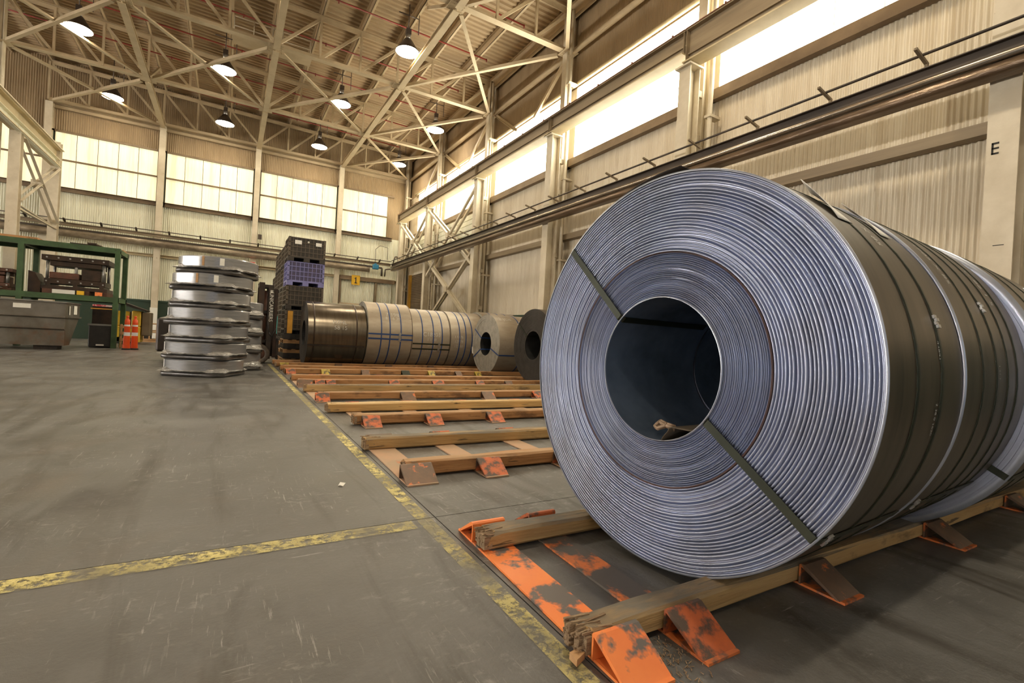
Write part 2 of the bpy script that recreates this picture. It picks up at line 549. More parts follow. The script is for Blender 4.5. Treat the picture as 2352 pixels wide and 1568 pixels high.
M['coil_face'] = mat_coil_face()
M['coil_side'] = mat('dark_mill_scale', (0.125, 0.10, 0.072), (0.085, 0.068, 0.05), 3, (5, 0.7, 0.7), rough=0.36, metal=0.55, c3=(0.05, 0.042, 0.035), s3=2.5, lo3=0.58, hi3=0.75)
M['bright_edge'] = mat('bright_sheared_edge', (0.52, 0.56, 0.66), (0.42, 0.46, 0.56), 6, rough=0.35, metal=0.7)


def mat_floor():
    ma, nt, b = newmat('scuffed_concrete')
    P1 = coords(nt, (1, 1, 1), True)
    big = noise(nt, P1, 0.45, 5, 0.6, 0.36, 0.66, 0.5)
    c = mixc(nt, big, (0.142, 0.138, 0.131), (0.066, 0.061, 0.054))
    mid = noise(nt, P1, 2.6, 6, 0.65, 0.45, 0.72)
    c = mixc(nt, math_(nt, 'MULTIPLY', mid, 0.55), c, (0.225, 0.222, 0.215))
    # tyre smears swept along the aisle
    for sc, rot, ns, lo, hi, amt in (((1.9, 0.30, 1), 0.28, 1.3, 0.50, 0.66, 0.8), ((2.6, 0.5, 1), -0.55, 1.0, 0.58, 0.72, 0.55)):
        P2 = coords(nt, sc, True, (0, 0, rot))
        sm = noise(nt, P2, ns, 5, 0.6, lo, hi, 1.8)
        c = mixc(nt, math_(nt, 'MULTIPLY', sm, amt), c, (0.040, 0.032, 0.023))
    rb = noise(nt, P1, 0.9, 4, 0.6, 0.54, 0.72, 0.8)
    c = mixc(nt, math_(nt, 'MULTIPLY', rb, 0.4), c, (0.145, 0.105, 0.07))
    # pale scrapes, long and thin, in two directions, and dusty scuffed patches
    for k, (sc, rot, ns, lo, hi, amt) in enumerate((((64, 4.2, 1), 0.30, 1.0, 0.60, 0.66, 0.75), ((4.5, 60, 1), -0.35, 1.0, 0.62, 0.67, 0.75),
                                               ((50, 6, 1), 1.1, 1.0, 0.62, 0.68, 0.6), ((7, 12, 1), 0.4, 2.2, 0.54, 0.76, 0.6))):
        P3 = coords(nt, sc, True, (0, 0, rot))
        s = noise(nt, P3, ns, 5, 0.72, lo, hi, 0.25)
        loc = noise(nt, P1, 1.0 + 0.35 * k, 4, 0.6, 0.47, 0.64)
        c = mixc(nt, math_(nt, 'MULTIPLY', math_(nt, 'MULTIPLY', s, loc), amt), c, (0.46, 0.45, 0.425))
    fine = noise(nt, P1, 60, 3, 0.7, 0.3, 0.7)
    c = mixc(nt, math_(nt, 'MULTIPLY', fine, 0.25), c, (0.08, 0.076, 0.068))
    nt.links.new(c, b.inputs['Base Color'])
    mr = nd(nt, 'ShaderNodeMapRange')
    mr.inputs['To Min'].default_value = 0.42
    mr.inputs['To Max'].default_value = 0.62
    nt.links.new(mid, mr.inputs['Value'])
    nt.links.new(mr.outputs['Result'], b.inputs['Roughness'])
    bn = nd(nt, 'ShaderNodeBump')
    bn.inputs['Strength'].default_value = 0.15
    bn.inputs['Distance'].default_value = 0.004
    nt.links.new(fine, bn.inputs['Height'])
    nt.links.new(bn.outputs['Normal'], b.inputs['Normal'])
    return ma


M['floor'] = mat_floor()
M['joint'] = mat('floor_joint_dirt', (0.07, 0.06, 0.05), rough=0.9)


def mat_yline():
    ma, nt, b = newmat('worn_yellow_line_paint')
    P = coords(nt, (1, 1, 1), True)
    n1 = noise(nt, P, 16, 7, 0.85, 0.44, 0.53)
    n2 = noise(nt, P, 1.9, 4, 0.6, 0.38, 0.66)
    n3 = noise(nt, P, 90, 4, 0.7, 0.3, 0.6)
    a = math_(nt, 'MULTIPLY', n1, math_(nt, 'SUBTRACT', 1.0, n2))
    a = math_(nt, 'ADD', math_(nt, 'MULTIPLY', a, 0.92), 0.03)
    nt.links.new(a, b.inputs['Alpha'])
    c = mixc(nt, n3, (0.64, 0.53, 0.17), (0.76, 0.66, 0.28))
    nt.links.new(c, b.inputs['Base Color'])
    b.inputs['Roughness'].default_value = 0.6
    return ma


M['yline'] = mat_yline()

# ------------------------------------------------------------------ room constants
XR, YF, XL, YB = 8.0, 25.0, -26.0, -8.0
Z_SID, Z_WIN0, Z_WIN1, Z_EAVE = 1.68, 5.95, 7.94, 10.45
PW = 0.77


def ztc(x):
    return 10.27 - 0.024 * x


GRID_Y = [24.85, 20.3, 15.63, 11.02, 6.42, 1.92, -2.7]
GRID_X = [-6.2, -2.7, 0.81, 4.42, 7.75]

# ------------------------------------------------------------------ floor: slabs with recessed joints
b = MB(); b.box(XL, XR + 0.3, YB, YF + 0.3, -0.06, -0.015)
floor = struct('floor', b, M['joint'])
xs = [XL, -4.6, 0.925, XR + 0.3]
ys = [YB, -2.4, 2.236, 6.85, 11.45, 16.05, 20.65, YF + 0.3]
for i in range(3):
    for j in range(7):
        g = 0.0026
        b = MB(); b.box(xs[i] + g, xs[i + 1] - g, ys[j] + g, ys[j + 1] - g, -0.05, 0.0)
        b.build('slab', M['floor'], floor)

b = MB(); b.add([(0.828, 0.2, 0.0025), (0.9, 0.2, 0.0025), (0.895, 12.8, 0.0025), (0.822, 12.8, 0.0025)], [(0, 1, 2, 3)])
b.thing('floor_line', M['yline'], 'worn yellow floor line running away beside the timber coil cradles', 'floor line')
b = MB(); b.add([(-7, 2.125, 0.0035), (0.80, 2.125, 0.0035), (0.80, 2.226, 0.0035), (-7, 2.226, 0.0035)], [(0, 1, 2, 3)])
b.thing('floor_line', M['yline'], 'scuffed yellow floor line crossing the aisle from the left edge', 'floor line')


# ------------------------------------------------------------------ corrugated sheets
def corr_mesh(name, width, h, pitch, amp, mat_, seg=6):
    # sheet in local x (width) and z (height), waves in y
    n = max(2, int(round(width / pitch))) * seg
    b = MB()
    vs = []
    for zz in (0, h):
        for i in range(n + 1):
            x = width * i / n
            ph = 2 * PI * i / seg
            vs.append((x, amp * math.cos(ph), zz))
    fs = [(i, i + 1, n + 1 + i + 1, n + 1 + i) for i in range(n)]
    b.add(vs, fs, True)
    # folded lap seam at the edge of the sheet
    b.box(-0.006, 0.006, amp, amp + 0.008, 0, h)
    return b.mesh(name, mat_)


def sheet_row(parent, name, me, axis, fixed, start, count, z, step=PW, rot=0):
    for k in range(count):
        o = bpy.data.objects.new(name, me)
        if axis == 'y':
            o.location = (fixed, start + k * step, z)
        else:
            o.location = (start + k * step, fixed, z)
        o.rotation_euler = (0, 0, rot)
        COL.objects.link(o)
        o.parent = parent


# right wall (x = 8), the plain shell sits behind the sheets
b = MB(); b.box(XR + 0.06, XR + 0.2, YB, YF + 0.2, 0, Z_WIN0); b.box(XR + 0.06, XR + 0.2, YB, YF + 0.2, Z_WIN1, 10.5)
b.box(XR + 0.06, XR + 0.2, 24.0, YF + 0.2, Z_WIN0, Z_WIN1)
for yc in (1.925, 6.425, 11.025, 15.625, 20.3):
    b.box(XR + 0.03, XR + 0.2, yc - 0.2, yc + 0.2, Z_WIN0, Z_WIN1)
b.box(XR + 0.03, XR + 0.2, 23.68, 24.05, Z_WIN0, Z_WIN1)
wr = struct('wall_right', b, M['wains'])
b = MB()
for yc in (1.925, 6.425, 11.025, 15.625, 20.3):
    b.box(XR + 0.0, XR + 0.03, yc - 0.19, yc + 0.19, Z_WIN0, Z_WIN1)
b.box(XR + 0.0, XR + 0.03, 23.70, 25.0, Z_WIN0, Z_WIN1)
b.build('jamb_sheet', M['siding'], wr)
n_r = int((YF - YB) / PW) + 1
ml = corr_mesh('siding_sheet', PW, Z_WIN0 - 0.1 - Z_SID, 0.07, 0.017, M['siding'])
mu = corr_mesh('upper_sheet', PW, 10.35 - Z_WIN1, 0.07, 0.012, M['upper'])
sheet_row(wr, 'siding_sheet', ml, 'y', XR + 0.02, YF, n_r, Z_SID, -PW, -PI / 2)
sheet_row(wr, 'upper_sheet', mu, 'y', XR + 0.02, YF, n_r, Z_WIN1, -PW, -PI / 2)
b = MB(); b.box(XR - 0.02, XR + 0.06, YB, 20.4, 0.0, Z_SID - 0.02)
b.box(XR - 0.05, XR - 0.01, YB, 20.4, Z_SID - 0.05, Z_SID + 0.02)
b.build('wainscot', M['wains'], wr)

# far wall (y = 25)
b = MB(); b.box(XL, XR + 0.2, YF + 0.06, YF + 0.2, 0, Z_WIN0 - 0.15); b.box(XL, XR + 0.2, YF + 0.06, YF + 0.2, Z_WIN1, 10.9)
b.box(6.78, XR + 0.2, YF + 0.06, YF + 0.2, Z_WIN0 - 0.15, Z_WIN1)
for xc in (-9.65, -6.2, -2.7, 0.81, 4.42):
    b.box(xc - 0.18, xc + 0.18, YF + 0.03, YF + 0.2, 5.7, Z_WIN1)
wf = struct('wall_far', b, M['wains'])
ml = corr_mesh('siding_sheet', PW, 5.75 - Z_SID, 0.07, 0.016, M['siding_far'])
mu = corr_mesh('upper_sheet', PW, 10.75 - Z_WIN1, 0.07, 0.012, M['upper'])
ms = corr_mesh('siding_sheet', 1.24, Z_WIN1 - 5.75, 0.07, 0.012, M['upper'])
n_f = int((XR - XL) / PW) + 1
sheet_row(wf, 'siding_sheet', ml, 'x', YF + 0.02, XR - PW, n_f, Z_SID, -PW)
sheet_row(wf, 'upper_sheet', mu, 'x', YF + 0.02, XR - PW, n_f, Z_WIN1, -PW)
sheet_row(wf, 'siding_sheet', ms, 'x', YF + 0.02, 6.78, 1, 5.75, 1)
b = MB(); b.box(XL, XR, YF - 0.02, YF + 0.05, 0, Z_SID - 0.02)
b.box(XL, XR, YF - 0.05, YF - 0.01, Z_SID - 0.05, Z_SID + 0.03)
b.build('wainscot', M['wains'], wf)

# left and back walls (behind / beside the photographer)
b = MB(); b.box(XL - 0.2, XL, YB, YF + 0.2, 0, 4.30); b.box(XL - 0.2, XL, YB, YF + 0.2, 4.68, Z_WIN0); b.box(XL - 0.2, XL, YB, YF + 0.2, Z_WIN1, 11)
struct('wall_left', b, M['siding'])
b = MB(); b.box(XL, -3.4, YB - 0.2, YB, 0, 11); b.box(3.4, XR + 0.2, YB - 0.2, YB, 0, 11); b.box(-3.4, 3.4, YB - 0.2, YB, 4.4, 11)
struct('wall_back', b, M['siding'])

# ceiling deck: ribs run along x
b = MB()
prof = []
y = YB
while y < YF + 0.2:
    prof += [(y, 0.0), (y + 0.07, 0.0), (y + 0.10, 0.045), (y + 0.17, 0.045)]
    y += 0.20
vs = []
xr_ = [XL, -6.2, 0.8, XR + 0.25]
for x in xr_:
    for (yy, dz) in prof:
        vs.append((x, yy, ztc(x) + 0.22 + dz))
n = len(prof)
fs = []
for i in range(len(xr_) - 1):
    for j in range(n - 1):
        fs.append((i * n + j, i * n + j + 1, (i + 1) * n + j + 1, (i + 1) * n + j))
b.add(vs, fs)
ceil = struct('ceiling', b, M['deck'])
x = 0.81 - 1.1717 * 22
while x < XR - 0.1:
    b = MB()
    z = ztc(x)
    b.box(x - 0.006, x + 0.006, YB, YF, z, z + 0.215)
    b.box(x - 0.07, x + 0.006, YB, YF, z + 0.203, z + 0.217)
    b.box(x - 0.006, x + 0.07, YB, YF, z, z + 0.012)
    b.build('purlin', M['purlin'], ceil)
    x += 1.1717
# eave beam and wall-top strut of the right wall
b = MB(); b.channel((7.86, YB, 10.02), (7.86, YF, 10.02), 0.12, 0.22)
b.build('eave_beam', M['purlin'], ceil)

# ------------------------------------------------------------------ windows (translucent panels, mullion laps)
wn = 0


def window(axis, fixed, a0, a1, z0, z1, mt, rail, framemat):
    global wn
    wn += 1
    o = bpy.data.objects.new('window_%d' % wn, None)
    o['kind'] = 'structure'
    c = ((a0 + a1) / 2)
    o.location = (fixed, c, z0) if axis == 'y' else (c, fixed, z0)
    COL.objects.link(o)
    n = max(1, int(round((a1 - a0) / 0.70)))
    w = (a1 - a0) / n
    for k in range(n):
        lo, hi = a0 + k * w + 0.010, a0 + (k + 1) * w - 0.010
        zs = [(z0, (z0 + z1) / 2 - 0.03), ((z0 + z1) / 2 + 0.03, z1)] if rail else [(z0, z1)]
        for (za, zb) in zs:
            b = MB()
            if axis == 'y':
                b.box(fixed - 0.006, fixed + 0.006, lo, hi, za, zb)
            else:
                b.box(lo, hi, fixed - 0.006, fixed + 0.006, za, zb)
            b.build('pane', mt, o)
    b = MB()
    for k in range(n + 1):
        a = a0 + k * w
        if axis == 'y':
            b.box(fixed + 0.008, fixed + 0.03, a - 0.011, a + 0.011, z0, z1)
        else:
            b.box(a - 0.010, a + 0.010, fixed - 0.004, fixed + 0.03, z0, z1)
    if rail:
        zc = (z0 + z1) / 2
        if axis == 'x':
            b.box(a0, a1, fixed - 0.07, fixed + 0.02, zc - 0.03, zc + 0.03)
        else:
            b.box(fixed - 0.07, fixed + 0.02, a0, a1, zc - 0.03, zc + 0.03)
    b.build('glazing_bar', framemat, o)
    # girts above and below
    b = MB()
    if axis == 'x':
        b.channel((a0 - 0.3, fixed - 0.07, z0 - 0.085), (a1 + 0.3, fixed - 0.07, z0 - 0.085), 0.14, 0.17)
        b.build('sill_girt', M['girt'], o)
        b = MB(); b.box(a0 - 0.3, a1 + 0.3, fixed - 0.10, fixed + 0.0, z1, z1 + 0.07)
        b.build('head_girt', M['girt'], o)
    else:
        b.channel((fixed - 0.07, a0 - 0.3, z0 - 0.10), (fixed - 0.07, a1 + 0.3, z0 - 0.10), 0.14, 0.20)
        b.build('sill_girt', M['girt'], o)
        b = MB(); b.tube((fixed - 0.10, a0 - 0.3, z1 + 0.04), (fixed - 0.10, a1 + 0.3, z1 + 0.04), 0.05, 8)
        b.build('head_girt', M['girt_l'], o)


for (a0, a1) in ((-12.9, -9.8), (-9.5, -6.35), (-6.05, -2.85), (-2.55, 0.66), (0.96, 4.27), (4.57, 6.78)):
    window('x', YF + 0.01, a0, a1, 5.80, 7.88, M['pane_far'], True, M['girt'])
for (a0, a1) in ((-2.4, 1.75), (2.1, 6.25), (6.6, 10.85), (11.2, 15.45), (15.8, 20.1), (20.5, 23.7)):
    window('y', XR + 0.01, a0, a1, Z_WIN0, Z_WIN1, M['pane_right'], False, M['girt'])
for (a0, a1) in ((-6, 3.8), (4.4, 14.2), (14.8, 24.6)):
    window('y', XL - 0.02, a0, a1, Z_WIN0, Z_WIN1, M['added_pane_left'], False, M['girt'])
    window('y', XL - 0.02, a0, a1, 4.30, 4.68, M['added_strip_left'], False, M['girt'])  # out-of-view strip, added only for its low side light

# wall girts on the sidings
b = MB(); b.channel((XR - 0.09, YB, 3.79), (XR - 0.09, 20.3, 3.79), 0.18, 0.15)
b.build('girt', M['girder'], wr)
b = MB(); b.tube((7.86, YB, 8.93), (7.86, 24.9, 8.93), 0.075, 10)
b.build('eave_strut', M['truss'], wr)
for y0, y1 in ((20.3, 18.4), (15.63, 17.4), (15.63, 13.9), (11.02, 12.7), (20.3, 22.3)):
    b = MB(); b.angle((7.84, y0, 8.95), (7.84, y1, 7.75), 0.09, 0.09)
    b.build('knee_brace', M['truss'], wr)
b = MB(); b.channel((-6.2, YF - 0.07, 8.82), (7.75, YF - 0.07, 8.82), 0.14, 0.16)
b.build('girt', M['truss'], wf)
b = MB(); b.channel((XL, YF - 0.07, 3.55), (7.6, YF - 0.07, 3.55), 0.14, 0.12)
b.build('girt', M['girt_l'], wf)

# ------------------------------------------------------------------ columns
NEAR = ['nearest the camera', 'second from the camera', 'third from the camera', 'fourth from the camera',
        'fifth from the camera', 'in the far corner']
ybase = list(reversed(GRID_Y[:6]))   # 1.92 ... 24.85
for i, y in enumerate(ybase):
    # slender building column behind the crane column
    lab = 'slim cream wall column rising to the roof on the right wall, ' + NEAR[i]
    o = empty('wall_column', (7.76, y, 0), lab, 'column', None)
    b = MB(); b.ibeam((7.76, y, 0), (7.76, y, ztc(7.76)), 0.2, 0.22, up=(1, 0, 0)); b.build('shaft', M['steel'], o)
    b = MB(); b.tube((7.66, y - 0.28, 0), (7.66, y - 0.28, 9.9), 0.045, 8); b.build('downpipe', M['steel'], o)
    b = MB()
    for z in (3.1, 5.3, 7.9):
        b.box(7.6, 7.9, y - 0.34, y - 0.2, z, z + 0.05)
    b.build('bracket', M['steel'], o)
for i, y in enumerate([1.92, 6.38, 10.85, 15.35, 20.2, 24.0]):
    lab = 'stout cream crane column carrying the girder on the right, ' + ['marked with letter E', 'second from the camera', 'third from the camera', 'fourth from the camera', 'with a cross brace on each side', 'at the girder end near the corner'][i]
    o = empty('crane_column', (7.33, y, 0), lab, 'column')
    b = MB(); b.ibeam((7.33, y, 0), (7.33, y, (6.42 if i > 1 else 6.22) if i else 6.22), 0.26, 0.28, tf=0.022, tw=0.018, up=(1, 0, 0)); b.build('shaft', M['steel'], o)
    b = MB(); b.box(7.12, 7.55, y - 0.2, y + 0.2, 0, 0.03); b.build('base_plate', M['steel'], o)
    if i:
        zc_ = 6.42 if i > 1 else 6.22
        b = MB(); b.box(7.12, 7.5, y - 0.18, y + 0.18, zc_ - 0.02, zc_ + 0.012); b.build('cap_plate', M['steel'], o)
    b = MB()
    for z in (1.9, 3.2, 4.9, 5.75):
        b.box(7.45, 7.66, y - 0.05, y + 0.05, z, z + 0.12)
    b.build('tie_bracket', M['steel'], o)
    if i == 0:
        ecol = o
for i, x in enumerate(GRID_X[:4]):
    lab = 'cream column against the far windowed wall, ' + ['leftmost, behind the crane runway end', 'second from the left', 'third from the left', 'right of the crate stack'][i]
    o = empty('end_wall_column', (x, 24.83, 0), lab, 'column')
    b = MB(); b.ibeam((x, 24.83, 0), (x, 24.83, 8.9), 0.22, 0.2, up=(0, 1, 0)); b.build('shaft', M['steel'], o)
    b = MB(); b.box(x - 0.16, x + 0.16, 24.68, 24.98, 0, 0.02); b.build('base_plate', M['steel'], o)
b = MB(); b.box(-2.83, -2.57, 24.70, 24.715, 0.76, 1.40)
b.thing('column_panel', M['white'], 'white painted panel low on the far column above the black boxes', 'panel')
o = empty('bay_column', (-6.25, 20.3, 0), 'tall column at the left picture edge meeting the roof truss', 'column')
b = MB(); b.ibeam((-6.25, 20.3, 0), (-6.25, 20.3, 10.3), 0.22, 0.25, up=(1, 0, 0)); b.build('shaft', M['steel'], o)

# ------------------------------------------------------------------ roof trusses
TL = ['nearest roof truss, cut by the top of the picture', 'second roof truss from the camera, at the bolted joint', 'third roof truss from the camera',
      'fourth roof truss from the camera, near the far wall', 'roof truss flat against the far wall']
subx = [0.81 + 1.1717 * k for k in range(-6, 6)] + [7.75]
for ti, y in enumerate([6.42, 11.02, 15.63, 20.3, 24.72]):
    o = empty('roof_truss', (0.81, y, 8.9), 'tan lattice ' + TL[ti], 'roof truss')
    b = MB(); b.tee((-6.2, y, 8.9), (7.75, y, 8.9), 0.19, 0.13); b.build('bottom_chord', M['truss'], o)
    b = MB(); b.tee((-6.2, y, ztc(-6.2) - 0.02), (7.75, y, ztc(7.75) - 0.02), 0.16, -0.12); b.build('top_chord', M['truss'], o)
    for k, xx in enumerate(subx):
        b = MB(); b.bar((xx, y, 8.95), (xx, y, ztc(xx) - 0.05), 0.06, 0.06); b.build('vertical', M['truss'], o)
    for k in range(len(subx) - 1):
        xa, xb = subx[k], subx[k + 1]
        if xa < 0.8:
            p, q = (xb, y + 0.02, 8.96), (xa, y + 0.02, ztc(xa) - 0.06)
        else:
            p, q = (xa, y + 0.02, 8.96), (xb, y + 0.02, ztc(xb) - 0.06)
        b = MB(); b.bar(p, q, 0.065, 0.075); b.build('web_diagonal', M['truss'], o)
    if ti < 4:
        for xx in GRID_X:
            b = MB(); b.box(xx - 0.22, xx + 0.22, y - 0.20, y + 0.20, 8.875, 8.893)
            if ti < 3:
                for dx in (-0.16, -0.1, 0.1, 0.16):
                    for dy in (-0.15, -0.05, 0.05, 0.15):
                        b.box(xx + dx - 0.012, xx + dx + 0.012, y + dy - 0.012, y + dy + 0.012, 8.862, 8.876)
            b.build('gusset_plate', M['truss'], o)
        for xx in GRID_X[1:4]:
            b = MB(); b.bar((xx + 0.03, y, 8.95), (xx + 0.03, y + 2.3, ztc(xx) - 0.02), 0.06, 0.08); b.build('sway_brace', M['truss'], o)
for xi, xx in enumerate(GRID_X[1:4]):
    o = empty('tie_beam', (xx, 15.6, 8.88), 'long tan tie beam linking the trusses lengthwise, ' + ['on the left', 'in the middle above the stacked reels', 'on the right under the bright lamp'][xi], 'beam')
    for ya, yb in zip([1.92, 6.42, 11.02, 15.63, 20.3], [6.42, 11.02, 15.63, 20.3, 24.72]):
        b = MB(); b.ibeam((xx, ya + 0.05, 8.86), (xx, yb - 0.05, 8.86), 0.17, 0.15); b.build('beam_length', M['truss'], o)
# horizontal cross bracing in the bottom chord plane
gx, gy = GRID_X, [24.72, 20.3, 15.63, 11.02, 6.42]
colname = ['left-hand', 'centre-left', 'centre-right', 'right-hand']
rowname = ['far-wall', 'second-deepest', 'middle', 'nearest']
for ci in range(4):
    for ri in range(4):
        if ci in (0, 3) or ri == 1:
            x0, x1 = gx[ci] + 0.19, gx[ci + 1] - 0.19
            yb_, ya = gy[ri] - 0.22, gy[ri + 1] + 0.22
            o = empty('cross_brace', ((x0 + x1) / 2, (ya + yb_) / 2, 8.86), 'flat X-shaped roof bracing, %s bay in the %s row' % (colname[ci], rowname[ri]), 'brace')
            b = MB(); b.angle((x0, ya, 8.86), (x1, yb_, 8.86), 0.10, 0.11); b.build('brace_bar', M['truss'], o)
            b = MB(); b.angle((x1, ya, 8.845), (x0, yb_, 8.845), 0.10, -0.02 + 0.11); b.build('brace_bar', M['truss'], o)

# catwalk handrail up in the roof
o = empty('catwalk_railing', (0.8, 17.0, 9.6), 'small pale pipe handrail up among the roof trusses', 'railing')
b = MB(); b.box(-0.3, 1.9, 16.9, 17.4, 9.5, 9.53); b.build('walk_plate', M['truss'], o)
for xx in (-0.27, 0.25, 0.76, 1.05, 1.85):
    b = MB(); b.tube((xx, 16.95, 9.53), (xx, 16.95, 10.10), 0.016, 6); b.build('post', M['steel'], o)
for z in (9.82, 10.10):
    b = MB(); b.tube((-0.27, 16.95, z), (1.85, 16.95, z), 0.014, 6); b.build('rail', M['steel'], o)

# red sprinkler pipes
for k, (y, xa) in enumerate([(8.2, 7.0), (10.1, 7.05), (12.3, 7.05), (14.5, 6.95), (16.9, 7.0), (19.1, 7.0), (21.2, 7.2), (23.7, 6.9)]):
    z = 10.08
    o = empty('sprinkler_pipe', (0, y, z), 'thin red sprinkler pipe under the roof deck, %s from the camera' % ORD[k], 'pipe')
    b = MB(); b.tube((-13.5, y, z + 0.30), (xa, y, z), 0.022, 6); b.build('pipe', M['redpipe'], o)
    b = MB()
    for q in range(5):
        xx = xa - 0.02 - q * 2.34
        zz = z + (xa - xx) * 0.0146
        b.tube((xx, y, zz - 0.07), (xx, y, zz + 0.03), 0.02, 6)
    b.build('sprinkler_head', M['redpipe'], o)

# ------------------------------------------------------------------ high bay lamps
LP = [(-4.06, 18.3, 'top left corner lamp, the largest looking of the left row'), (-4.08, 23.1, 'left-hand lamp nearest the far wall'),
      (-0.49, 18.3, 'lamp between the left and middle tie beams'), (-0.51, 23.1, 'second lamp from the left along the far wall'),
      (4.07, 13.8, 'dazzling lamp nearest the camera beside the thick tie beam'), (3.11, 18.35, 'lamp right of the middle tie beam'),
      (3.11, 23.2, 'third lamp from the left along the far wall'), (6.69, 18.3, 'right-hand lamp under the X bracing'),
      (6.70, 23.1, 'lamp in the far right roof corner')]

def make_lamp(x, y):
    o = empty('high_bay_lamp', (x, y, 9.0), 'high bay lamp', 'lamp', 'high bay lamps')
    Mx = Matrix.Translation((x, y, 9.0))
    b = MB(); b.lathe([(0.33, 0.0), (0.335, 0.015), (0.26, 0.12), (0.16, 0.27), (0.10, 0.36), (0.0, 0.365)], Mx, 28)
    b.build('reflector', M['lamp_body'], o)
    b = MB(); b.lathe([(0.325, 0.0), (0.30, -0.012), (0.2, -0.03), (0.0, -0.04)], Mx, 28)
    b.build('lens', M['lens'], o)
    b = MB(); b.tube((x, y, 9.36), (x, y, 9.50), 0.07, 10); b.build('lamp_holder', M['galv'], o)
    b = MB(); b.box(x - 0.07, x + 0.07, y - 0.06, y + 0.06, 9.50, 9.66); b.build('ballast_box', M['lamp_body'], o)
    b = MB(); b.tube((x, y, 9.66), (x, y, ztc(x) + 0.1), 0.015, 6)
    b.tube((x - 0.3, y, 10.05), (x + 0.3, y, 10.05), 0.015, 6); b.tube((x + 0.3, y, 9.6), (x + 0.3, y, 10.3), 0.012, 6)
    b.build('hanger', M['lamp_body'], o)
    return o


lamp0 = make_lamp(0, 0)
for i, (x, y, lab) in enumerate(LP):
    o = lamp0 if i == 0 else copy_tree(lamp0, (x, y, 9.0))
    o.location = (x, y, 9.0)
    o['label'] = 'glowing high bay ' + lab if not lab.startswith('dazzling') else 'high bay ' + lab

# ------------------------------------------------------------------ crane runways
GY = [24.0, 20.2, 15.35, 10.85, 6.38, 1.92, -2.6]
GL = ['far corner end', 'second from far wall', 'third from far wall', 'above the dark coil', 'above the big coil', 'nearest the camera']
for k in range(6):
    ya, yb = GY[k + 1] + 0.01, GY[k] - 0.01
    if k == 0: yb = 24.35
    o = empty('crane_girder', (7.25, (ya + yb) / 2, 6.36), 'tan crane girder with rusty rail on right wall, ' + GL[k], 'girder')
    zb = 6.27 if k >= 4 else 6.46
    b = MB(); b.ibeam((7.25, ya, (zb + 6.90) / 2), (7.25, yb, (zb + 6.90) / 2), 0.20, 6.90 - zb, tf=0.025, tw=0.02)
    b.box(7.20, 7.235, ya, yb, zb + 0.16, zb + 0.19)
    b.build('girder_web', M['girder'], o)
    b = MB(); b.box(7.09, 7.41, ya, yb, zb - 0.025, zb + 0.0); b.build('bottom_flange', M['girt_l'], o)
    b = MB(); b.box(7.14, 7.36, ya, yb, 6.90, 6.92); b.box(7.22, 7.28, ya, yb, 6.92, 6.98)
    yy = ya + 0.3
    while yy < yb:
        b.box(7.15, 7.18, yy, yy + 0.03, 6.92, 6.96)
        yy += 1.1
    b.build('crane_rail', M['rust'], o)
    for yy in (ya + 0.02, yb - 0.03):
        b = MB(); b.box(7.15, 7.35, yy, yy + 0.012, zb + 0.03, 6.87)
        b.build('stiffener', M['girder'], o)


def brace_set(name_lab, X, ya, yb, z0, z1, dx=0.1):
    o = empty('column_brace', (X, (ya + yb) / 2, z0), name_lab, 'brace')
    for s in (-dx, dx):
        b = MB(); b.angle((X + s, ya, z0), (X + s, yb, z1), 0.09, 0.08, up=(1, 0, 0)); b.build('brace_bar', M['steel'], o)
        b = MB(); b.angle((X + s + 0.02, yb, z0), (X + s + 0.02, ya, z1), 0.09, 0.08, up=(1, 0, 0)); b.build('brace_bar', M['steel'], o)
    b = MB(); b.box(X - dx - 0.05, X + dx + 0.05, (ya + yb) / 2 - 0.12, (ya + yb) / 2 + 0.12, (z0 + z1) / 2 - 0.1, (z0 + z1) / 2 + 0.1)
    b.build('centre_plate', M['steel'], o)


brace_set('upper X brace between right crane columns, left of the white windows', 7.33, 15.45, 20.1, 3.45, 6.25)
brace_set('lower X brace between right crane columns, above the tan coils', 7.33, 15.45, 20.1, 1.35, 4.1, 0.05)
brace_set('X brace under the girder end at the far right corner', 7.33, 20.3, 23.9, 4.15, 6.25)

LX = -5.72
for k in range(4):
    ya, yb = GY[k + 1] + 0.01, GY[k] - 0.01
    o = empty('crane_girder', (LX, (ya + yb) / 2, 6.2), 'pale crane runway girder on the left, ' + ['ending near the far wall', 'running out of the picture', 'outside the picture left, nearer the camera', 'outside the picture left, nearest the camera'][k], 'girder')
    b = MB(); b.ibeam((LX, ya, 6.60), (LX, yb, 6.60), 0.28, 0.6, tf=0.03, tw=0.02); b.build('girder_web', M['girt_l'], o)
    b = MB(); b.channel((LX + 0.06, ya, 6.42), (LX + 0.06, yb, 6.42), 0.12, 0.28); b.build('bottom_channel', M['siding_far'], o)
    b = MB(); b.box(LX - 0.2, LX + 0.2, ya, yb, 6.90, 6.93); b.box(LX - 0.03, LX + 0.03, ya, yb, 6.93, 7.0); b.build('crane_rail', M['steel'], o)
for k, y in enumerate([24.0, 20.2, 15.35]):
    o = empty('crane_column', (LX - 0.02, y, 0), 'pinkish cream crane column on the left, ' + ['at the runway end by the far wall', 'tall and nearest at the picture edge', 'beyond the left picture edge'][k], 'column')
    b = MB(); b.ibeam((LX - 0.02, y, 0.0), (LX - 0.02, y, 6.3 if k else 7.2), 0.26, 0.26, tf=0.022, up=(0, 1, 0)); b.build('shaft', M['steel'], o)
    b = MB(); b.box(LX - 0.2, LX + 0.16, y - 0.18, y + 0.18, 0, 0.03); b.build('base_plate', M['steel'], o)
brace_set('upper X brace between the left crane columns', LX, 20.3, 23.9, 4.25, 6.2, 0.09)
o = empty('column_strut', (LX, 22, 4.1), 'sloping pair of struts between the left crane columns below the X brace', 'brace')
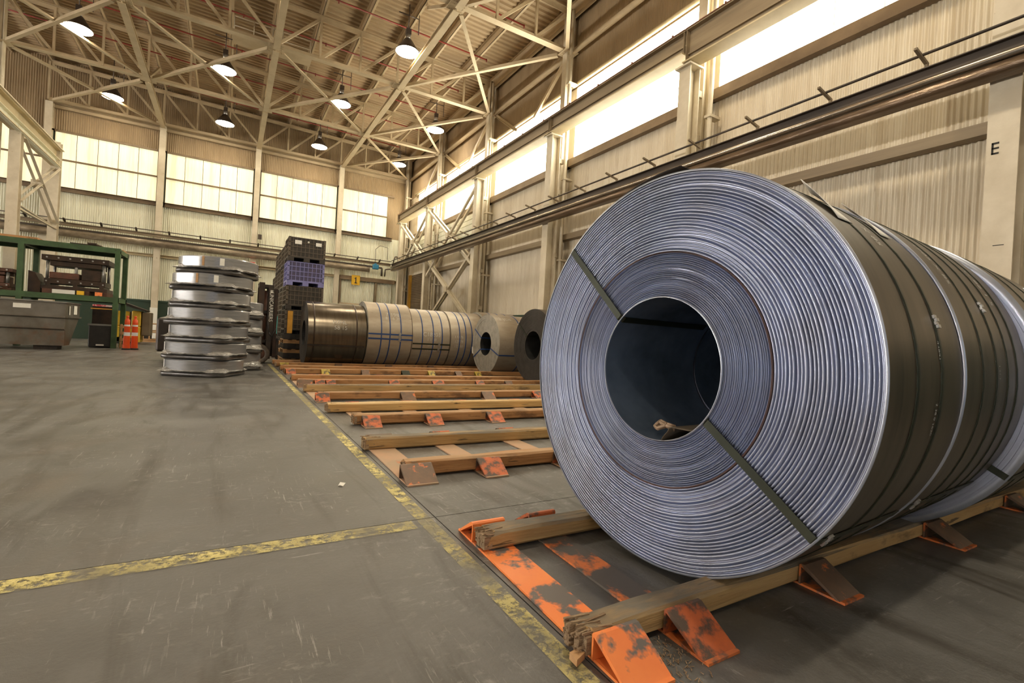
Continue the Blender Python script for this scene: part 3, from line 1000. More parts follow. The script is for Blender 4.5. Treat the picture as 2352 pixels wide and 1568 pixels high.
b = MB(); b.angle((LX - .1, 20.3, 4.25), (LX - .1, 23.9, 4.15), 0.09, 0.08); b.build('strut_bar', M['steel'], o)
b = MB(); b.angle((LX + .1, 20.3, 4.0), (LX + .1, 23.9, 4.0), 0.09, 0.08); b.build('strut_bar', M['steel'], o)

# ------------------------------------------------------------------ conductor / pipe run along the walls
o = empty('pipe_run', (7.0, 12, 4.0), 'dark bus channel with shiny pipe and rod running along the right columns', 'pipe run')
b = MB(); b.tube((6.97, -4, 4.555), (6.97, 24.4, 4.555), 0.018, 8); b.build('rod', M['busdark'], o)
b = MB(); b.box(6.98, 6.995, -4, 24.4, 4.20, 4.36); b.box(6.92, 7.14, -4, 24.4, 4.36, 4.372); b.box(6.995, 7.14, -4, 24.4, 4.20, 4.212)
b.build('channel', M['busdark'], o)
b = MB(); b.tube((6.95, -4, 4.205), (6.95, 24.4, 4.205), 0.040, 14); b.build('pipe', M['buspipe'], o)
b = MB()
nseg = 200
vs = []
for i in range(nseg + 1):
    y = -4 + 28.4 * i / nseg
    wv = 0.012 * math.sin(y * 2.1) + 0.008 * math.sin(y * 5.3 + 1)
    for (dx, z) in ((0.02, 4.165), (-0.02, 4.15), (-0.03 + wv, 4.09), (-0.02 + wv * 1.5, 4.035), (0.03, 4.03), (0.16, 4.03)):
        vs.append((6.97 + dx, y, z))
b.add(vs, [(i * 6 + j, i * 6 + j + 1, (i + 1) * 6 + j + 1, (i + 1) * 6 + j) for i in range(nseg) for j in range(5)], True)
b.build('tray', M['tray'], o)
y = -2.8
while y < 24:
    b = MB(); b.channel((6.80, y, 4.575), (7.14, y, 4.50), 0.035, 0.03); b.box(7.1, 7.14, y - 0.015, y + 0.015, 4.37, 4.5)
    b.build('bracket', M['girder'], o)
    y += 1.083
b = MB(); b.box(6.99, 7.03, 1.6, 1.75, 4.37, 4.7); b.box(7.0, 7.2, 0.6, 1.6, 4.37, 4.52)
b.build('junction_box', M['greysteel'], o)

o = empty('pipe_run', (-0.5, 24.4, 3.9), 'pipe run with rod brackets and wavy tray along the far wall', 'pipe run')
b = MB(); b.tube((-7.5, 24.35, 4.50), (6.95, 24.35, 4.50), 0.018, 8); b.build('rod', M['busdark'], o)
b = MB(); b.channel((-7.5, 24.42, 4.33), (6.95, 24.42, 4.33), 0.1, 0.13); b.build('channel', M['girder'], o)
b = MB(); b.box(-7.5, 6.0, 24.34, 24.5, 4.14, 4.19); b.build('rail', M['busdark'], o)
b = MB()
vs = []
nseg = 140
for i in range(nseg + 1):
    x = -7.5 + 13.4 * i / nseg
    wv = 0.02 * math.sin(x * 2.3) + 0.012 * math.sin(x * 6.1)
    for (dy, z) in ((0.05, 4.13), (0.0, 4.12), (-0.02 + wv, 4.02), (-0.01 + wv * 1.4, 3.90), (0.06, 3.86), (0.14, 3.86)):
        vs.append((x, 24.36 + dy, z))
b.add(vs, [(i * 6 + j, i * 6 + j + 1, (i + 1) * 6 + j + 1, (i + 1) * 6 + j) for i in range(nseg) for j in range(5)], True)
b.build('tray', mat('pale_dusty_tray', (0.34, 0.28, 0.20), (0.20, 0.155, 0.105), 2.0, (2, 2, 4), rough=0.3, metal=0.3, bump=0.5, bscale=4, world=True), o)
for k in range(13):
    x = -6.6 + k * 1.08
    b = MB(); b.channel((x, 24.24, 4.51), (x, 24.5, 4.42), 0.06, 0.05); b.build('bracket', M['busdark'], o)
o = empty('pipe_valve', (6.2, 24.3, 4.1), 'blue valve body on brown pipe, high on the far wall', 'valve')
b = MB(); b.box(5.98, 6.28, 24.12, 24.30, 4.0, 4.24); b.box(6.06, 6.2, 24.15, 24.28, 4.24, 4.30); b.build('valve_body', M['blue'], o, 0.03)
b = MB(); b.path([(5.7, 24.21, 4.12), (6.45, 24.21, 4.10), (6.45, 24.21, 3.7)], 0.045, 8); b.build('pipe', M['busdark'], o)
b = MB(); b.path([(6.1, 24.22, 4.30), (6.1, 24.22, 5.0), (6.3, 24.22, 5.2), (6.7, 24.22, 5.15), (6.7, 24.22, 4.55)], 0.012, 6); b.build('hose', M['busdark'], o)
b = MB(); b.path([(7.0, 24.2, 4.2), (7.0, 24.2, 4.45), (7.08, 24.2, 4.75), (7.2, 24.2, 4.75), (7.25, 24.2, 4.5)], 0.03, 8); b.path([(6.88, 24.2, 4.1), (6.62, 24.2, 4.05), (6.6, 24.2, 3.7)], 0.03, 8)
b.thing('bent_pipe', M['busdark'], 'small bent brown pipe and hook at the corner of the pipe runs', 'pipe')

# ------------------------------------------------------------------ doors and signs at the far right corner
b = MB()
z = 0.0
prof = []
while z < 3.9:
    prof += [(0.0, z), (0.02, z + 0.02), (0.02, z + 0.05), (0.0, z + 0.07)]
    z += 0.085
vs = []
for y in (20.75, 24.0):
    for (d, z) in prof:
        vs.append((7.96 - d, y, z))
n = len(prof)
b.add(vs, [(j, j + 1, n + j + 1, n + j) for j in range(n - 1)])
d1 = struct('door_1', b, M['roll'])
b = MB(); b.box(7.86, 7.99, 24.0, 24.28, 0, 3.9); b.build('door_jamb', M['postyel'], d1)
b = MB(); b.box(7.86, 7.99, 20.55, 20.75, 0, 3.9); b.build('door_jamb', M['steel'], d1)
b = MB()
for k in range(5):
    b.box(7.72, 7.97, 16.6, 24.0, 4.62 + k * 0.19, 4.62 + k * 0.19 + 0.16)
    b.box(7.75, 7.97, 16.6, 24.0, 4.62 + k * 0.19 + 0.16, 4.62 + k * 0.19 + 0.19)
b.build('door_hood', M['siding_far'], d1)

d2 = bpy.data.objects.new('door_2', None); d2['kind'] = 'structure'; d2.location = (5.7, 24.9, 0); COL.objects.link(d2)
for (x0, x1) in ((4.68, 6.30), (6.42, 7.2)):
    me = corr_mesh('door_leaf', x1 - x0, 3.3, 0.07, 0.016, M['siding_far'])
    o2 = bpy.data.objects.new('door_leaf', me); COL.objects.link(o2); o2.parent = d2
    o2.location = Vector((x0, 24.93, 0.05)) - d2.location
b = MB(); b.box(4.58, 7.3, 24.8, 24.9, 3.42, 3.62); b.build('track', M['girt'], d2)
b = MB(); b.box(4.58, 4.66, 24.84, 24.92, 0, 3.4); b.build('door_stile', M['girt'], d2)
b = MB(); b.box(6.31, 6.41, 24.84, 24.94, 0, 3.4); b.build('door_stile', M['girder'], d2)
b = MB(); b.tube((4.55, 24.4, 2.12), (6.55, 24.4, 2.12), 0.13, 14)
for xx in (4.9, 6.2):
    b.box(xx, xx + 0.05, 24.4, 24.97, 2.0, 2.06)
b.thing('duct_pipe', M['girder'], 'fat brown horizontal pipe low on the far wall behind the coils', 'pipe')

o = empty('bay_sign', (5.32, 24.70, 3.2), 'yellow hanging sign with a black number 1', 'sign')
b = MB(); b.box(5.12, 5.52, 24.69, 24.705, 3.18, 3.66); b.build('plate', M['signy'], o)
b = MB(); b.box(5.18, 5.2, 24.70, 24.93, 3.63, 3.65); b.box(5.44, 5.46, 24.70, 24.93, 3.63, 3.65); b.build('hanger', M['girt'], o)


def text_mesh(txt, size, thick=0.002, offset=0.0):
    cu = bpy.data.curves.new('t', 'FONT')
    cu.body = txt
    cu.size = size
    cu.align_x = 'CENTER'
    cu.align_y = 'CENTER'
    cu.extrude = thick / 2
    cu.resolution_u = 3
    cu.offset = offset * size
    ob = bpy.data.objects.new('t', cu)
    COL.objects.link(ob)
    dg = bpy.context.evaluated_depsgraph_get()
    dg.update()
    me = bpy.data.meshes.new_from_object(ob.evaluated_get(dg))
    bpy.data.objects.remove(ob)
    bpy.data.curves.remove(cu)
    return me


def put_text(txt, size, Mx, material, parent, name='lettering', bold=0.0):
    me = text_mesh(txt, size)
    off = world_org(parent)
    for v in me.vertices:
        v.co = (Mx @ v.co) - off
    me.materials.clear()
    me.materials.append(material)
    o = bpy.data.objects.new(name, me)
    COL.objects.link(o)
    o.parent = parent
    return o


def basis(x, y, loc):
    x = Vector(x).normalized(); y = Vector(y).normalized(); z = x.cross(y)
    Mx = Matrix((x, y, z)).transposed().to_4x4()
    Mx.translation = Vector(loc)
    return Mx


b = MB(); b.box(5.30, 5.345, 24.682, 24.69, 3.28, 3.56)
b.box(5.26, 5.30, 24.682, 24.69, 3.48, 3.52); b.box(5.26, 5.385, 24.682, 24.69, 3.26, 3.30)
b.build('numeral', M['blackp'], o)
# stencilled E on the near crane column (faces -x)
b = MB()
z0, h = 3.235, 0.13
ya, yb = 2.005, 1.945
b.box(7.184, 7.19, ya - 0.016, ya, z0, z0 + h)
for zz in (z0, z0 + h / 2 - 0.008, z0 + h - 0.018):
    b.box(7.184, 7.19, yb, ya, zz, zz + 0.018)
b.build('stencil_letter', M['dkprint'], ecol)
b = MB(); b.box(7.187, 7.19, 1.86, 1.95, 2.22, 2.228)
b.build('scratch_mark', M['dkprint'], ecol)
b = MB(); b.box(0.95, 1.1, 24.66, 24.72, 4.78, 5.0)
b.thing('junction_box', M['busdark'], 'small dark electrical box on the third far column', 'box')
b = MB(); b.box(0.62, 0.86, 24.1, 24.3, 3.40, 3.66); b.box(0.7, 0.78, 24.3, 24.75, 3.58, 3.64)
b.thing('red_box', mat('signal_red', (0.55, 0.02, 0.012), rough=0.4), 'small bright red box under the far pipe run beside the reel stack', 'box')

# ------------------------------------------------------------------ coils
def coil(name, label, group, c, yaw, L, R, rb, side, face, bore, rings, seg, gap=0.008, pitch=None, inner_break=None, edge=None, cat='coil'):
    """c = centre of the visible (-x) face; axis points to +x rotated by yaw."""
    ax = Vector((math.cos(yaw), math.sin(yaw), 0))
    e = Vector((-math.sin(yaw), math.cos(yaw), 0))
    up = Vector((0, 0, 1))
    Mx = Matrix((e, up, ax)).transposed().to_4x4()
    Mx.translation = Vector(c)
    base = Vector((c[0] + ax.x * L / 2, c[1] + ax.y * L / 2, 0))
    if name == 'steel_coil' and inner_break:
        base = Vector((c[0], c[1], 0))
    o = empty(name, base, label, cat, group)
    rnd = random.Random(hash(label) % 1000 if False else len(label) * 7 + int(R * 1000))
    # face: stepped laps
    prof = []
    rcur = rb
    while rcur < R - 0.006:
        p = pitch * (0.62 if inner_break and rcur < inner_break - 0.002 else 1.0) * rnd.uniform(0.88, 1.12)
        d = rnd.uniform(-0.0025, 0.0025) + (0.004 if rnd.random() < 0.08 else 0)
        if inner_break and rcur < inner_break - 0.01:
            d += 0.004
        gp = gap * rnd.uniform(0.6, 1.2)
        if inner_break:
            w_ = rnd.uniform(0.60, 0.70)
            prof += [(rcur, d + gp), (rcur + p * 0.08, d + 0.0026), (rcur + p * w_ * 0.3, d + 0.0006), (rcur + p * w_ * 0.55, d),
                     (rcur + p * w_ * 0.8, d + 0.0010), (rcur + p * w_, d + 0.0034), (rcur + p * (w_ + 0.03), d + gp)]
        else:
            prof += [(rcur, d), (rcur + p * 0.70, d), (rcur + p * 0.74, d + gp), (rcur + p * 0.97, d + gp)]
        rcur += p
        if rcur > R - p * 0.8:
            break
    prof = [q for q in prof if q[0] < R - 0.004]
    prof += [(R - 0.004, -0.001), (R, -0.001)]
    bm_ = MB(); bm_.lathe(prof, Mx, seg, smooth=bool(inner_break))
    wq = bm_.build('wound_edge', face, o)
    if inner_break:
        wq.data.set_sharp_from_angle(angle=0.9)
    bm_ = MB(); bm_.lathe([(R, -0.001), (R, L * 0.33), (R, L * 0.66), (R, L), (rb, L)], Mx, seg, smooth=False)
    sd = bm_.build('outer_wrap', side, o)
    for p_ in sd.data.polygons:
        p_.use_smooth = True
    sd.data.set_sharp_from_angle(angle=0.6)
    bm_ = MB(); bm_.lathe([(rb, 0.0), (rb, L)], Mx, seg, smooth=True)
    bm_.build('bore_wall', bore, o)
    return o, Mx, R, L


def ring_strap(o, Mx, R, a, w, mt, name='band', a0=0.0, a1=2 * PI, t=0.0035, seg=72, label=None):
    b = MB(); b.lathe([(R + 0.0005, a - w / 2), (R + t, a - w / 2), (R + t, a + w / 2), (R + 0.0005, a + w / 2)], Mx, seg, True, False, a0, a1)
    q = b.build(name, mt, o)
    if label: q['label'] = label
    return q


def eye_strap(o, Mx, R, rb, L, ang, w, mt, name='eye_band'):
    """strap through the bore: radial on the face, along the bore and the outside."""
    ca, sa = math.cos(ang), math.sin(ang)
    t = Vector((-sa, ca, 0)); rdir = Vector((ca, sa, 0))
    pts = [(R + 0.004, L), (R + 0.004, -0.012), (rb - 0.004, -0.012), (rb - 0.004, L)]
    b = MB()
    th = 0.003
    path = [(R + 0.004, L), (R + 0.004, 0.02), (R - 0.008, -0.007), (rb + 0.012, -0.007), (rb - 0.004, 0.012), (rb - 0.004, L)]
    vs = []
    for (rad, h) in path:
        for s in (-w / 2, w / 2):
            vs.append(Mx @ (rdir * rad + t * s + Vector((0, 0, h))))
    n = len(path)
    b.add(vs, [(2 * i, 2 * i + 1, 2 * i + 3, 2 * i + 2) for i in range(n - 1)])
    q = b.build(name, mt, o)
    md = q.modifiers.new('thick', 'SOLIDIFY'); md.thickness = th; md.offset = 0
    return q


def on_cyl(Mx, R, ang, h):
    return Mx @ Vector((math.cos(ang) * R, math.sin(ang) * R, h))


def chalk(o, Mx, R, ang, h, txt, size, along=True, name='chalk_mark', flip=1):
    me = text_mesh(txt, size, 0.0, -0.012)
    off = world_org(o)
    for v in me.vertices:
        u_, w_ = v.co.x, v.co.y
        if along:      # baseline along the coil axis
            a, hh = ang + flip * w_ / R, h + u_
        else:          # baseline around the circumference
            a, hh = ang + flip * u_ / R, h + w_
        v.co = on_cyl(Mx, R + 0.0025, a, hh) - off
    me.materials.clear(); me.materials.append(M['chalk'])
    q = bpy.data.objects.new(name, me); COL.objects.link(q); q.parent = o
    return q


def clip(o, Mx, R, ang, h, mt, s=1.0):
    b = MB()
    for k in range(4):
        p = on_cyl(Mx, R + 0.004, ang + (k - 1.5) * 0.022 * s, h + (0.004 if k % 2 else -0.004))
        e_ = (on_cyl(Mx, R + 0.004, ang + 0.01, h) - on_cyl(Mx, R + 0.004, ang - 0.01, h)).normalized()
        a_ = (on_cyl(Mx, R, ang, h + 1) - on_cyl(Mx, R, ang, h)).normalized()
        n_ = e_.cross(a_)
        Mm = Matrix((e_, a_, n_)).transposed().to_4x4(); Mm.translation = p
        b.box(-0.009 * s, 0.009 * s, -0.017 * s, 0.017 * s, -0.003, 0.005 + 0.002 * (k % 2), Mm)
    return b.build('seal_clip', mt, o)


# angle convention: Mx local x = e (+y side, away from camera), local y = up. camera-side = angle pi.
YAWC = 0.0577
CX, CY, CZ, RC = 1.513, 1.40, 0.817, 0.7875
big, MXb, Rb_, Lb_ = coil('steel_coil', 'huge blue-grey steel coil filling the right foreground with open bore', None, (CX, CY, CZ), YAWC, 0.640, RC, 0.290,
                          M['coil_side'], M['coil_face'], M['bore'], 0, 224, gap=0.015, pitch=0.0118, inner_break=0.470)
# dark seam between the two wraps
b = MB(); b.lathe([(0.468, 0.0002), (0.468, -0.004), (0.4745, -0.004), (0.4745, 0.0002)], MXb, 160, True, False, math.radians(-285), math.radians(103))
b.build('lap_seam', M['seam'], big)
b = MB(); b.lathe([(RC - 0.006, -0.004), (RC + 0.001, -0.004), (RC + 0.001, 0.002)], MXb, 224)
b.build('bright_rim', M['bright_edge'], big)
b = MB(); b.lathe([(0.2885, -0.006), (0.293, -0.006), (0.293, 0.002)], MXb, 160)
b.build('bright_rim', M['bright_edge'], big)
# eye bands; picture-left is +e, so angle 44 deg upper left, and -37 (lower right) is 217
eye_strap(big, MXb, RC, 0.290, 0.60, math.radians(44), 0.030, M['strap'])
eye_strap(big, MXb, RC, 0.290, 0.60, math.radians(180 + 37), 0.030, M['strap'])
clip(big, MXb, RC, math.radians(180 + 37), 0.06, M['galv'], 0.7)
# loose tail of the inner wrap
vs = []
NS = 10
for i in range(NS + 1):
    t = i / NS
    a = math.radians(262 - 10 * t)
    rad = 0.288 - 0.052 * t ** 1.3 - 0.006 * math.sin(t * 5)
    for h in (-0.002, 0.55):
        vs.append(MXb @ Vector((math.cos(a + 0.0) * rad, math.sin(a) * rad, h)))
a1 = math.radians(231)
NT = 8
p_end = Vector((math.cos(math.radians(252)) * 0.236, math.sin(math.radians(252)) * 0.236))
q_end = Vector((math.cos(a1) * 0.286, math.sin(a1) * 0.286))
for i in range(1, NT + 1):
    t = i / NT
    p = p_end.lerp(q_end, t)
    for h in (-0.002, 0.55):
        vs.append(MXb @ Vector((p.x, p.y, h)))
n = len(vs) // 2
b = MB(); b.add(vs, [(2 * i, 2 * i + 1, 2 * i + 3, 2 * i + 2) for i in range(n - 1)], True)
q = b.build('loose_tail', M['coil_side'], big)
md = q.modifiers.new('thick', 'SOLIDIFY'); md.thickness = 0.004
b = MB()
for k in range(4):
    c0 = MXb @ Vector((-0.03 + 0.013 * k, -0.235 - 0.008 * (k % 2), 0.03 + 0.02 * k))
    pts = [c0 + Vector((0.02 * math.cos(a * 0.9), 0.05 * math.sin(a * 0.9) - 0.0, 0.012 * math.sin(a * 1.8))) for a in range(0, 8)]
    b.path([tuple(p) for p in pts], 0.006, 6)
b.build('wire_tie', mat('tan_rope', (0.36, 0.25, 0.17), rough=0.8), big)
for h, w in ((0.213, 0.020), (0.425, 0.022)):
    ring_strap(big, MXb, RC, h, w, M['strap'])
clip(big, MXb, RC, math.radians(164), 0.43, M['galv'], 0.62)
chalk(big, MXb, RC, math.radians(140.5), 0.315, 'X 85', 0.050, False, flip=1)
chalk(big, MXb, RC, math.radians(171), 0.41, '43841', 0.026, False, flip=1)
chalk(big, MXb, RC, math.radians(187), 0.385, '2 38 0 1620', 0.022, False, flip=1)


def paper_tag(o, Mx, R, ang, h, wa, hh, lift):
    vs = []
    NA, NH = 8, 4
    for i in range(NA + 1):
        for j in range(NH + 1):
            ta, th = i / NA, j / NH
            k = lift * (1 - th) * (1 - ta) ** 0.8 + 0.35 * lift * (1 - ta) ** 2
            vs.append(on_cyl(Mx, R + 0.005 + k, ang + (ta - 0.5) * wa, h + (th - 0.5) * hh))
    b = MB(); b.add(vs, [(i * (NH + 1) + j, i * (NH + 1) + j + 1, (i + 1) * (NH + 1) + j + 1, (i + 1) * (NH + 1) + j) for i in range(NA) for j in range(NH)], True)
    q = b.build('paper_tag', M['paper'], o)
    q['label'] = 'white paper tag'
    md = q.modifiers.new('thick', 'SOLIDIFY'); md.thickness = 0.0015
    return q


paper_tag(big, MXb, RC, math.radians(131), 0.17, 0.24, 0.10, 0.026)
paper_tag(big, MXb, RC, math.radians(131), 0.50, 0.24, 0.10, 0.014)
# black tail end of the outer wrap sticking out at the top left
b = MB()
vs = []
for i in range(9):
    t = i / 8
    a = math.radians(56 + 38 * t)
    rad = RC + 0.002 + 0.026 * t ** 1.2
    for h in (0.004, 0.62):
        vs.append(on_cyl(MXb, rad, a, h))
b.add(vs, [(2 * i, 2 * i + 1, 2 * i + 3, 2 * i + 2) for i in range(8)], True)
q = b.build('outer_tail', M['blackst'], big); md = q.modifiers.new('thick', 'SOLIDIFY'); md.thickness = 0.004


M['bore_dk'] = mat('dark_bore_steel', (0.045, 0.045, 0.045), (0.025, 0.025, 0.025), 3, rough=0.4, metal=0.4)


def row_pt(d):
    return (CX + math.cos(YAWC) * d, CY + math.sin(YAWC) * d)


x2, y2 = row_pt(0.655)
c2, MX2, _, _ = coil('steel_coil', 'dark steel coil directly behind the huge one, bright thin edge showing', None, (x2, y2, 0.822), YAWC, 0.86, 0.793, 0.29,
                     M['coil_side'], M['coil_face'], M['bore'], 0, 128, gap=0.008, pitch=0.02)
b = MB(); b.lathe([(0.786, -0.004), (0.7945, -0.004), (0.7945, 0.004)], MX2, 160); b.build('bright_rim', M['bright_edge'], c2)
for h, w in ((0.20, 0.014), (0.385, 0.018), (0.55, 0.014), (0.70, 0.022)):
    ring_strap(c2, MX2, 0.793, h, w, M['strap'])
clip(c2, MX2, 0.793, math.radians(157), 0.39, M['galv'], 0.62)
chalk(c2, MX2, 0.793, math.radians(144), 0.13, '1805 X 85', 0.050, False, flip=1)
chalk(c2, MX2, 0.793, math.radians(148), 0.62, 'C 82 1 S', 0.055, False, flip=1)
chalk(c2, MX2, 0.793, math.radians(176), 0.42, '1 51 1', 0.024, False, flip=1)
eye_strap(c2, MX2, 0.793, 0.29, 0.8, math.radians(180 + 36), 0.030, M['strap'])
clip(c2, MX2, 0.793, math.radians(180 + 35), 0.06, M['galv'], 0.7)
x3, y3 = row_pt(1.53)
c3, MX3, _, _ = coil('steel_coil', 'third dark steel coil of the near row, blue edge crescent by the floor', None, (x3, y3 - 0.07, 0.79), YAWC, 0.95, 0.79, 0.29,
                     M['coil_side'], M['coil_face'], M['bore'], 0, 128, gap=0.008, pitch=0.02)
b = MB(); b.lathe([(0.765, -0.004), (0.7915, -0.004), (0.7915, 0.004)], MX3, 128); b.build('bright_rim', M['bright_edge'], c3)
for h, w in ((0.2, 0.03), (0.5, 0.03)):
    ring_strap(c3, MX3, 0.79, h, w, M['strap'])
clip(c3, MX3, 0.79, math.radians(138), 0.72, M['galv'], 0.8)
chalk(c3, MX3, 0.79, math.radians(145), 0.40, '17 1 T', 0.05, False, flip=1)
eye_strap(c3, MX3, 0.79, 0.29, 0.9, math.radians(180 + 30), 0.03, M['strap'])
x4, y4 = row_pt(2.55)
coil('steel_coil', 'last dark coil of the near row at the right picture edge', None, (x4, y4, 0.80), YAWC, 1.0, 0.79, 0.29,
     M['coil_side'], M['coil_face'], M['bore'], 0, 96, gap=0.008, pitch=0.02)

# far coils
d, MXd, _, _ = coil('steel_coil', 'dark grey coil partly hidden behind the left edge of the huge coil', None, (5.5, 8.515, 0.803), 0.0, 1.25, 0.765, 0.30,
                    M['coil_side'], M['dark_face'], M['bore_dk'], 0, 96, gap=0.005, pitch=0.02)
eye_strap(d, MXd, 0.765, 0.30, 1.2, math.radians(38), 0.035, M['strap'])
clip(d, MXd, 0.765, math.radians(38), 0.02, M['white'], 1.5)
s, MXs, _, _ = coil('steel_coil', 'pale tan coil with blue eye bands and chalk number, beside the dark grey coil', None, (5.5, 10.665, 0.763), 0.0, 1.25, 0.73, 0.29,
                    M['tan_side'], M['far_face'], M['bore_dk'], 0, 96, gap=0.006, pitch=0.02)
for a in (200, 30, 250):
    eye_strap(s, MXs, 0.73, 0.29, 1.2, math.radians(a if a != 250 else 330), 0.03, M['bluestrap'])
ring_strap(s, MXs, 0.73, 0.62, 0.03, M['bluestrap'])
chalk(s, MXs, 0.73, math.radians(180 - 32), 0.95, 'C1989', 0.20, True, flip=-1)
chalk(s, MXs, 0.73, math.radians(180 - 58), 0.30, '2 JOE', 0.16, True, flip=-1)
b = MB(); b.lathe([(0.735, -0.02), (0.74, 0.12)], MXs, 6, True, False, math.radians(-22), math.radians(-8))
b.build('paper_tag', M['paper'], s)

rowc = [(1.54, 2.83, 0.755, 'dark'), (2.86, 3.95, 0.805, 'tan'), (3.97, 4.98, 0.765, 'tan'), (5.0, 6.0, 0.768, 'tan'), (6.03, 7.15, 0.795, 'tan')]
rl = ['glossy dark steel coil at the left end of the far row', 'raised pale coil with three blue bands, next to the glossy dark coil',
      'pale banded coil with chalk writing, third in the far row', 'pale coil fourth in the far row, its end behind the small tan coil',
      'pale coil at the right end of the far row']
for i, (x0, x1, R, kd) in enumerate(rowc):
    cz = 0.112 + math.sqrt(R * R - 0.335 ** 2) + 0.004
    o, Mx, _, L = coil('steel_coil', rl[i], None, (x0, 12.415, cz), 0.0, x1 - x0, R, 0.30,
                       M['dark_side'] if kd == 'dark' else M['tan_side'], M['dark_face'] if kd == 'dark' else M['far_face'], M['bore_dk'], 0, 96, gap=0.006, pitch=0.025)
    if kd == 'dark':
        for h in (0.13, 1.07):
            ring_strap(o, Mx, R, h, 0.03, M['die'])
        chalk(o, Mx, R, math.radians(180 - 22), 0.68, 'H3HL', 0.13, True, flip=-1)
        chalk(o, Mx, R, math.radians(180 - 12), 0.70, '58 15', 0.13, True, flip=-1)
        eye_strap(o, Mx, R, 0.30, L - 0.05, math.radians(200), 0.04, M['dark_face'])
    else:
        for h in (0.31, 0.52, 0.79) if i == 1 else ((0.25, 0.54, 0.78) if i == 2 else ((0.24, 0.42, 0.6) if i == 3 else (0.3, 0.55, 0.8))):
            ring_strap(o, Mx, R, h, 0.028, M['bluestrap'], 'blue_band')
        ring_strap(o, Mx, R, L - 0.012, 0.012, M['seam'])
        if i in (1, 2):
            for a in (179, 187) if i == 1 else (190, 200):
                b = MB()
                aa = math.radians(a)
                vs = [on_cyl(Mx, R + 0.004, aa - 0.022, 0), on_cyl(Mx, R + 0.004, aa + 0.022, 0), on_cyl(Mx, R + 0.004, aa + 0.022, L), on_cyl(Mx, R + 0.004, aa - 0.022, L)]
                b.add(vs, [(0, 1, 2, 3)])
                q = b.build('blue_band', M['bluestrap'] if i == 1 else M['strap'], o)
                md = q.modifiers.new('t', 'SOLIDIFY'); md.thickness = 0.003
                clip(o, Mx, R, aa, L * 0.7, M['galv'], 1.6)
        if i == 1:
            chalk(o, Mx, R, math.radians(180 - 38), 0.6, '7 198', 0.15, True, flip=-1)
            chalk(o, Mx, R, math.radians(180 - 30), 0.6, '8 1 6 30', 0.11, True, flip=-1)
        if i == 2:
            for k_, tx in enumerate(('C18203', '1 1 49', '0078', '193385')):
                chalk(o, Mx, R, math.radians(180 - 8 + 10 * k_), 0.50, tx, 0.15 if k_ == 0 else 0.10, True, flip=-1)
        if i == 3:
            for k_, tx in enumerate(('11178', '12578', '12350')):
                chalk(o, Mx, R, math.radians(180 - 6 + 9 * k_), 0.22, tx, 0.10, True, flip=-1)

# ------------------------------------------------------------------ timber beams and orange coil stops
ROWS = [  # (front beam y0,y1), (back beam y0,y1), x start front, x start back, material names, z0, z1
    ((1.045, 1.140), (1.765, 1.870), 0.90, 0.965, 'wood_old', 'wood_old', 0.085),
    ((2.900, 3.005), (3.660, 3.770), 0.99, 0.92, 'wood', 'wood_old', 0.100),
    ((4.680, 4.790), (5.440, 5.560), 1.06, 0.95, 'wood', 'wood_new', 0.105),
    ((6.430, 6.540), (7.290, 7.400), 1.00, 0.95, 'wood', 'wood_old', 0.110),
    ((8.060, 8.180), (8.85, 8.98), 0.96, 0.95, 'wood', 'wood', 0.110),
    ((10.20, 10.33), (11.0, 11.13), 0.96, 0.95, 'wood', 'wood', 0.110),
    ((11.95, 12.08), (12.75, 12.88), 0.93, 0.93, 'wood', 'wood', 0.110),
]
RN = ['nearest', 'second', 'third', 'fourth', 'fifth', 'sixth', 'farthest']


def timber(x0, x1, y0, y1, z0, z1, mt, label, ragged=0.0, seed=1):
    rnd = random.Random(seed)
    nx = 14
    b = MB()
    vs = []
    ch = 0.012
    sec = [(y0 + ch, z0), (y1 - ch, z0), (y1, z0 + ch), (y1, z1 - ch), (y1 - ch, z1), (y0 + ch, z1), (y0, z1 - ch), (y0, z0 + ch)]
    xs_ = [x0 + (x1 - x0) * (i / nx) ** 1.6 for i in range(nx + 1)]
    for i, x in enumerate(xs_):
        for k, (yy, zz) in enumerate(sec):
            j = 0.004
            dx = 0
            if i == 0 and ragged:
                dx = rnd.uniform(0, ragged)
            vs.append((x + dx, yy + rnd.uniform(-j, j), max(z0, zz + rnd.uniform(-j, j))))
    n = 8
    b.add(vs, [(i * n + k, i * n + (k + 1) % n, (i + 1) * n + (k + 1) % n, (i + 1) * n + k) for i in range(nx) for k in range(n)])
    b.add(vs[:n], [tuple(range(n))]); b.add(vs[-n:], [tuple(reversed(range(n)))])
    o = b.thing('timber_beam', mt, label, 'timber', org=((x0 + x1) / 2, (y0 + y1) / 2, z0))
    if ragged:
        bb = MB()
        for k in range(70):
            yy = rnd.uniform(y0 + 0.006, y1 - 0.006); zz = rnd.uniform(z0 + 0.02, z1 + 0.004)
            l_ = rnd.uniform(0.02, 0.09)
            xs0 = x0 + rnd.uniform(-0.015, 0.04)
            p = Vector((xs0, yy, zz)); q = Vector((xs0 + l_, yy + rnd.uniform(-0.012, 0.012), min(zz + rnd.uniform(-0.006, 0.006), z1)))
            bb.bar(p, q, rnd.uniform(0.003, 0.009), rnd.uniform(0.003, 0.007))
        for k in range(5):
            yy = y0 + (y1 - y0) * (k + 0.5) / 5
            bb.box(x0 + rnd.uniform(-0.012, 0.012), x0 + 0.03, yy - 0.011, yy + 0.010, z0 + 0.01, z1 - rnd.uniform(0.004, 0.02))
        q = bb.build('splintered_end', M['splint'], o)
        q['kind'] = 'stuff'
    return o


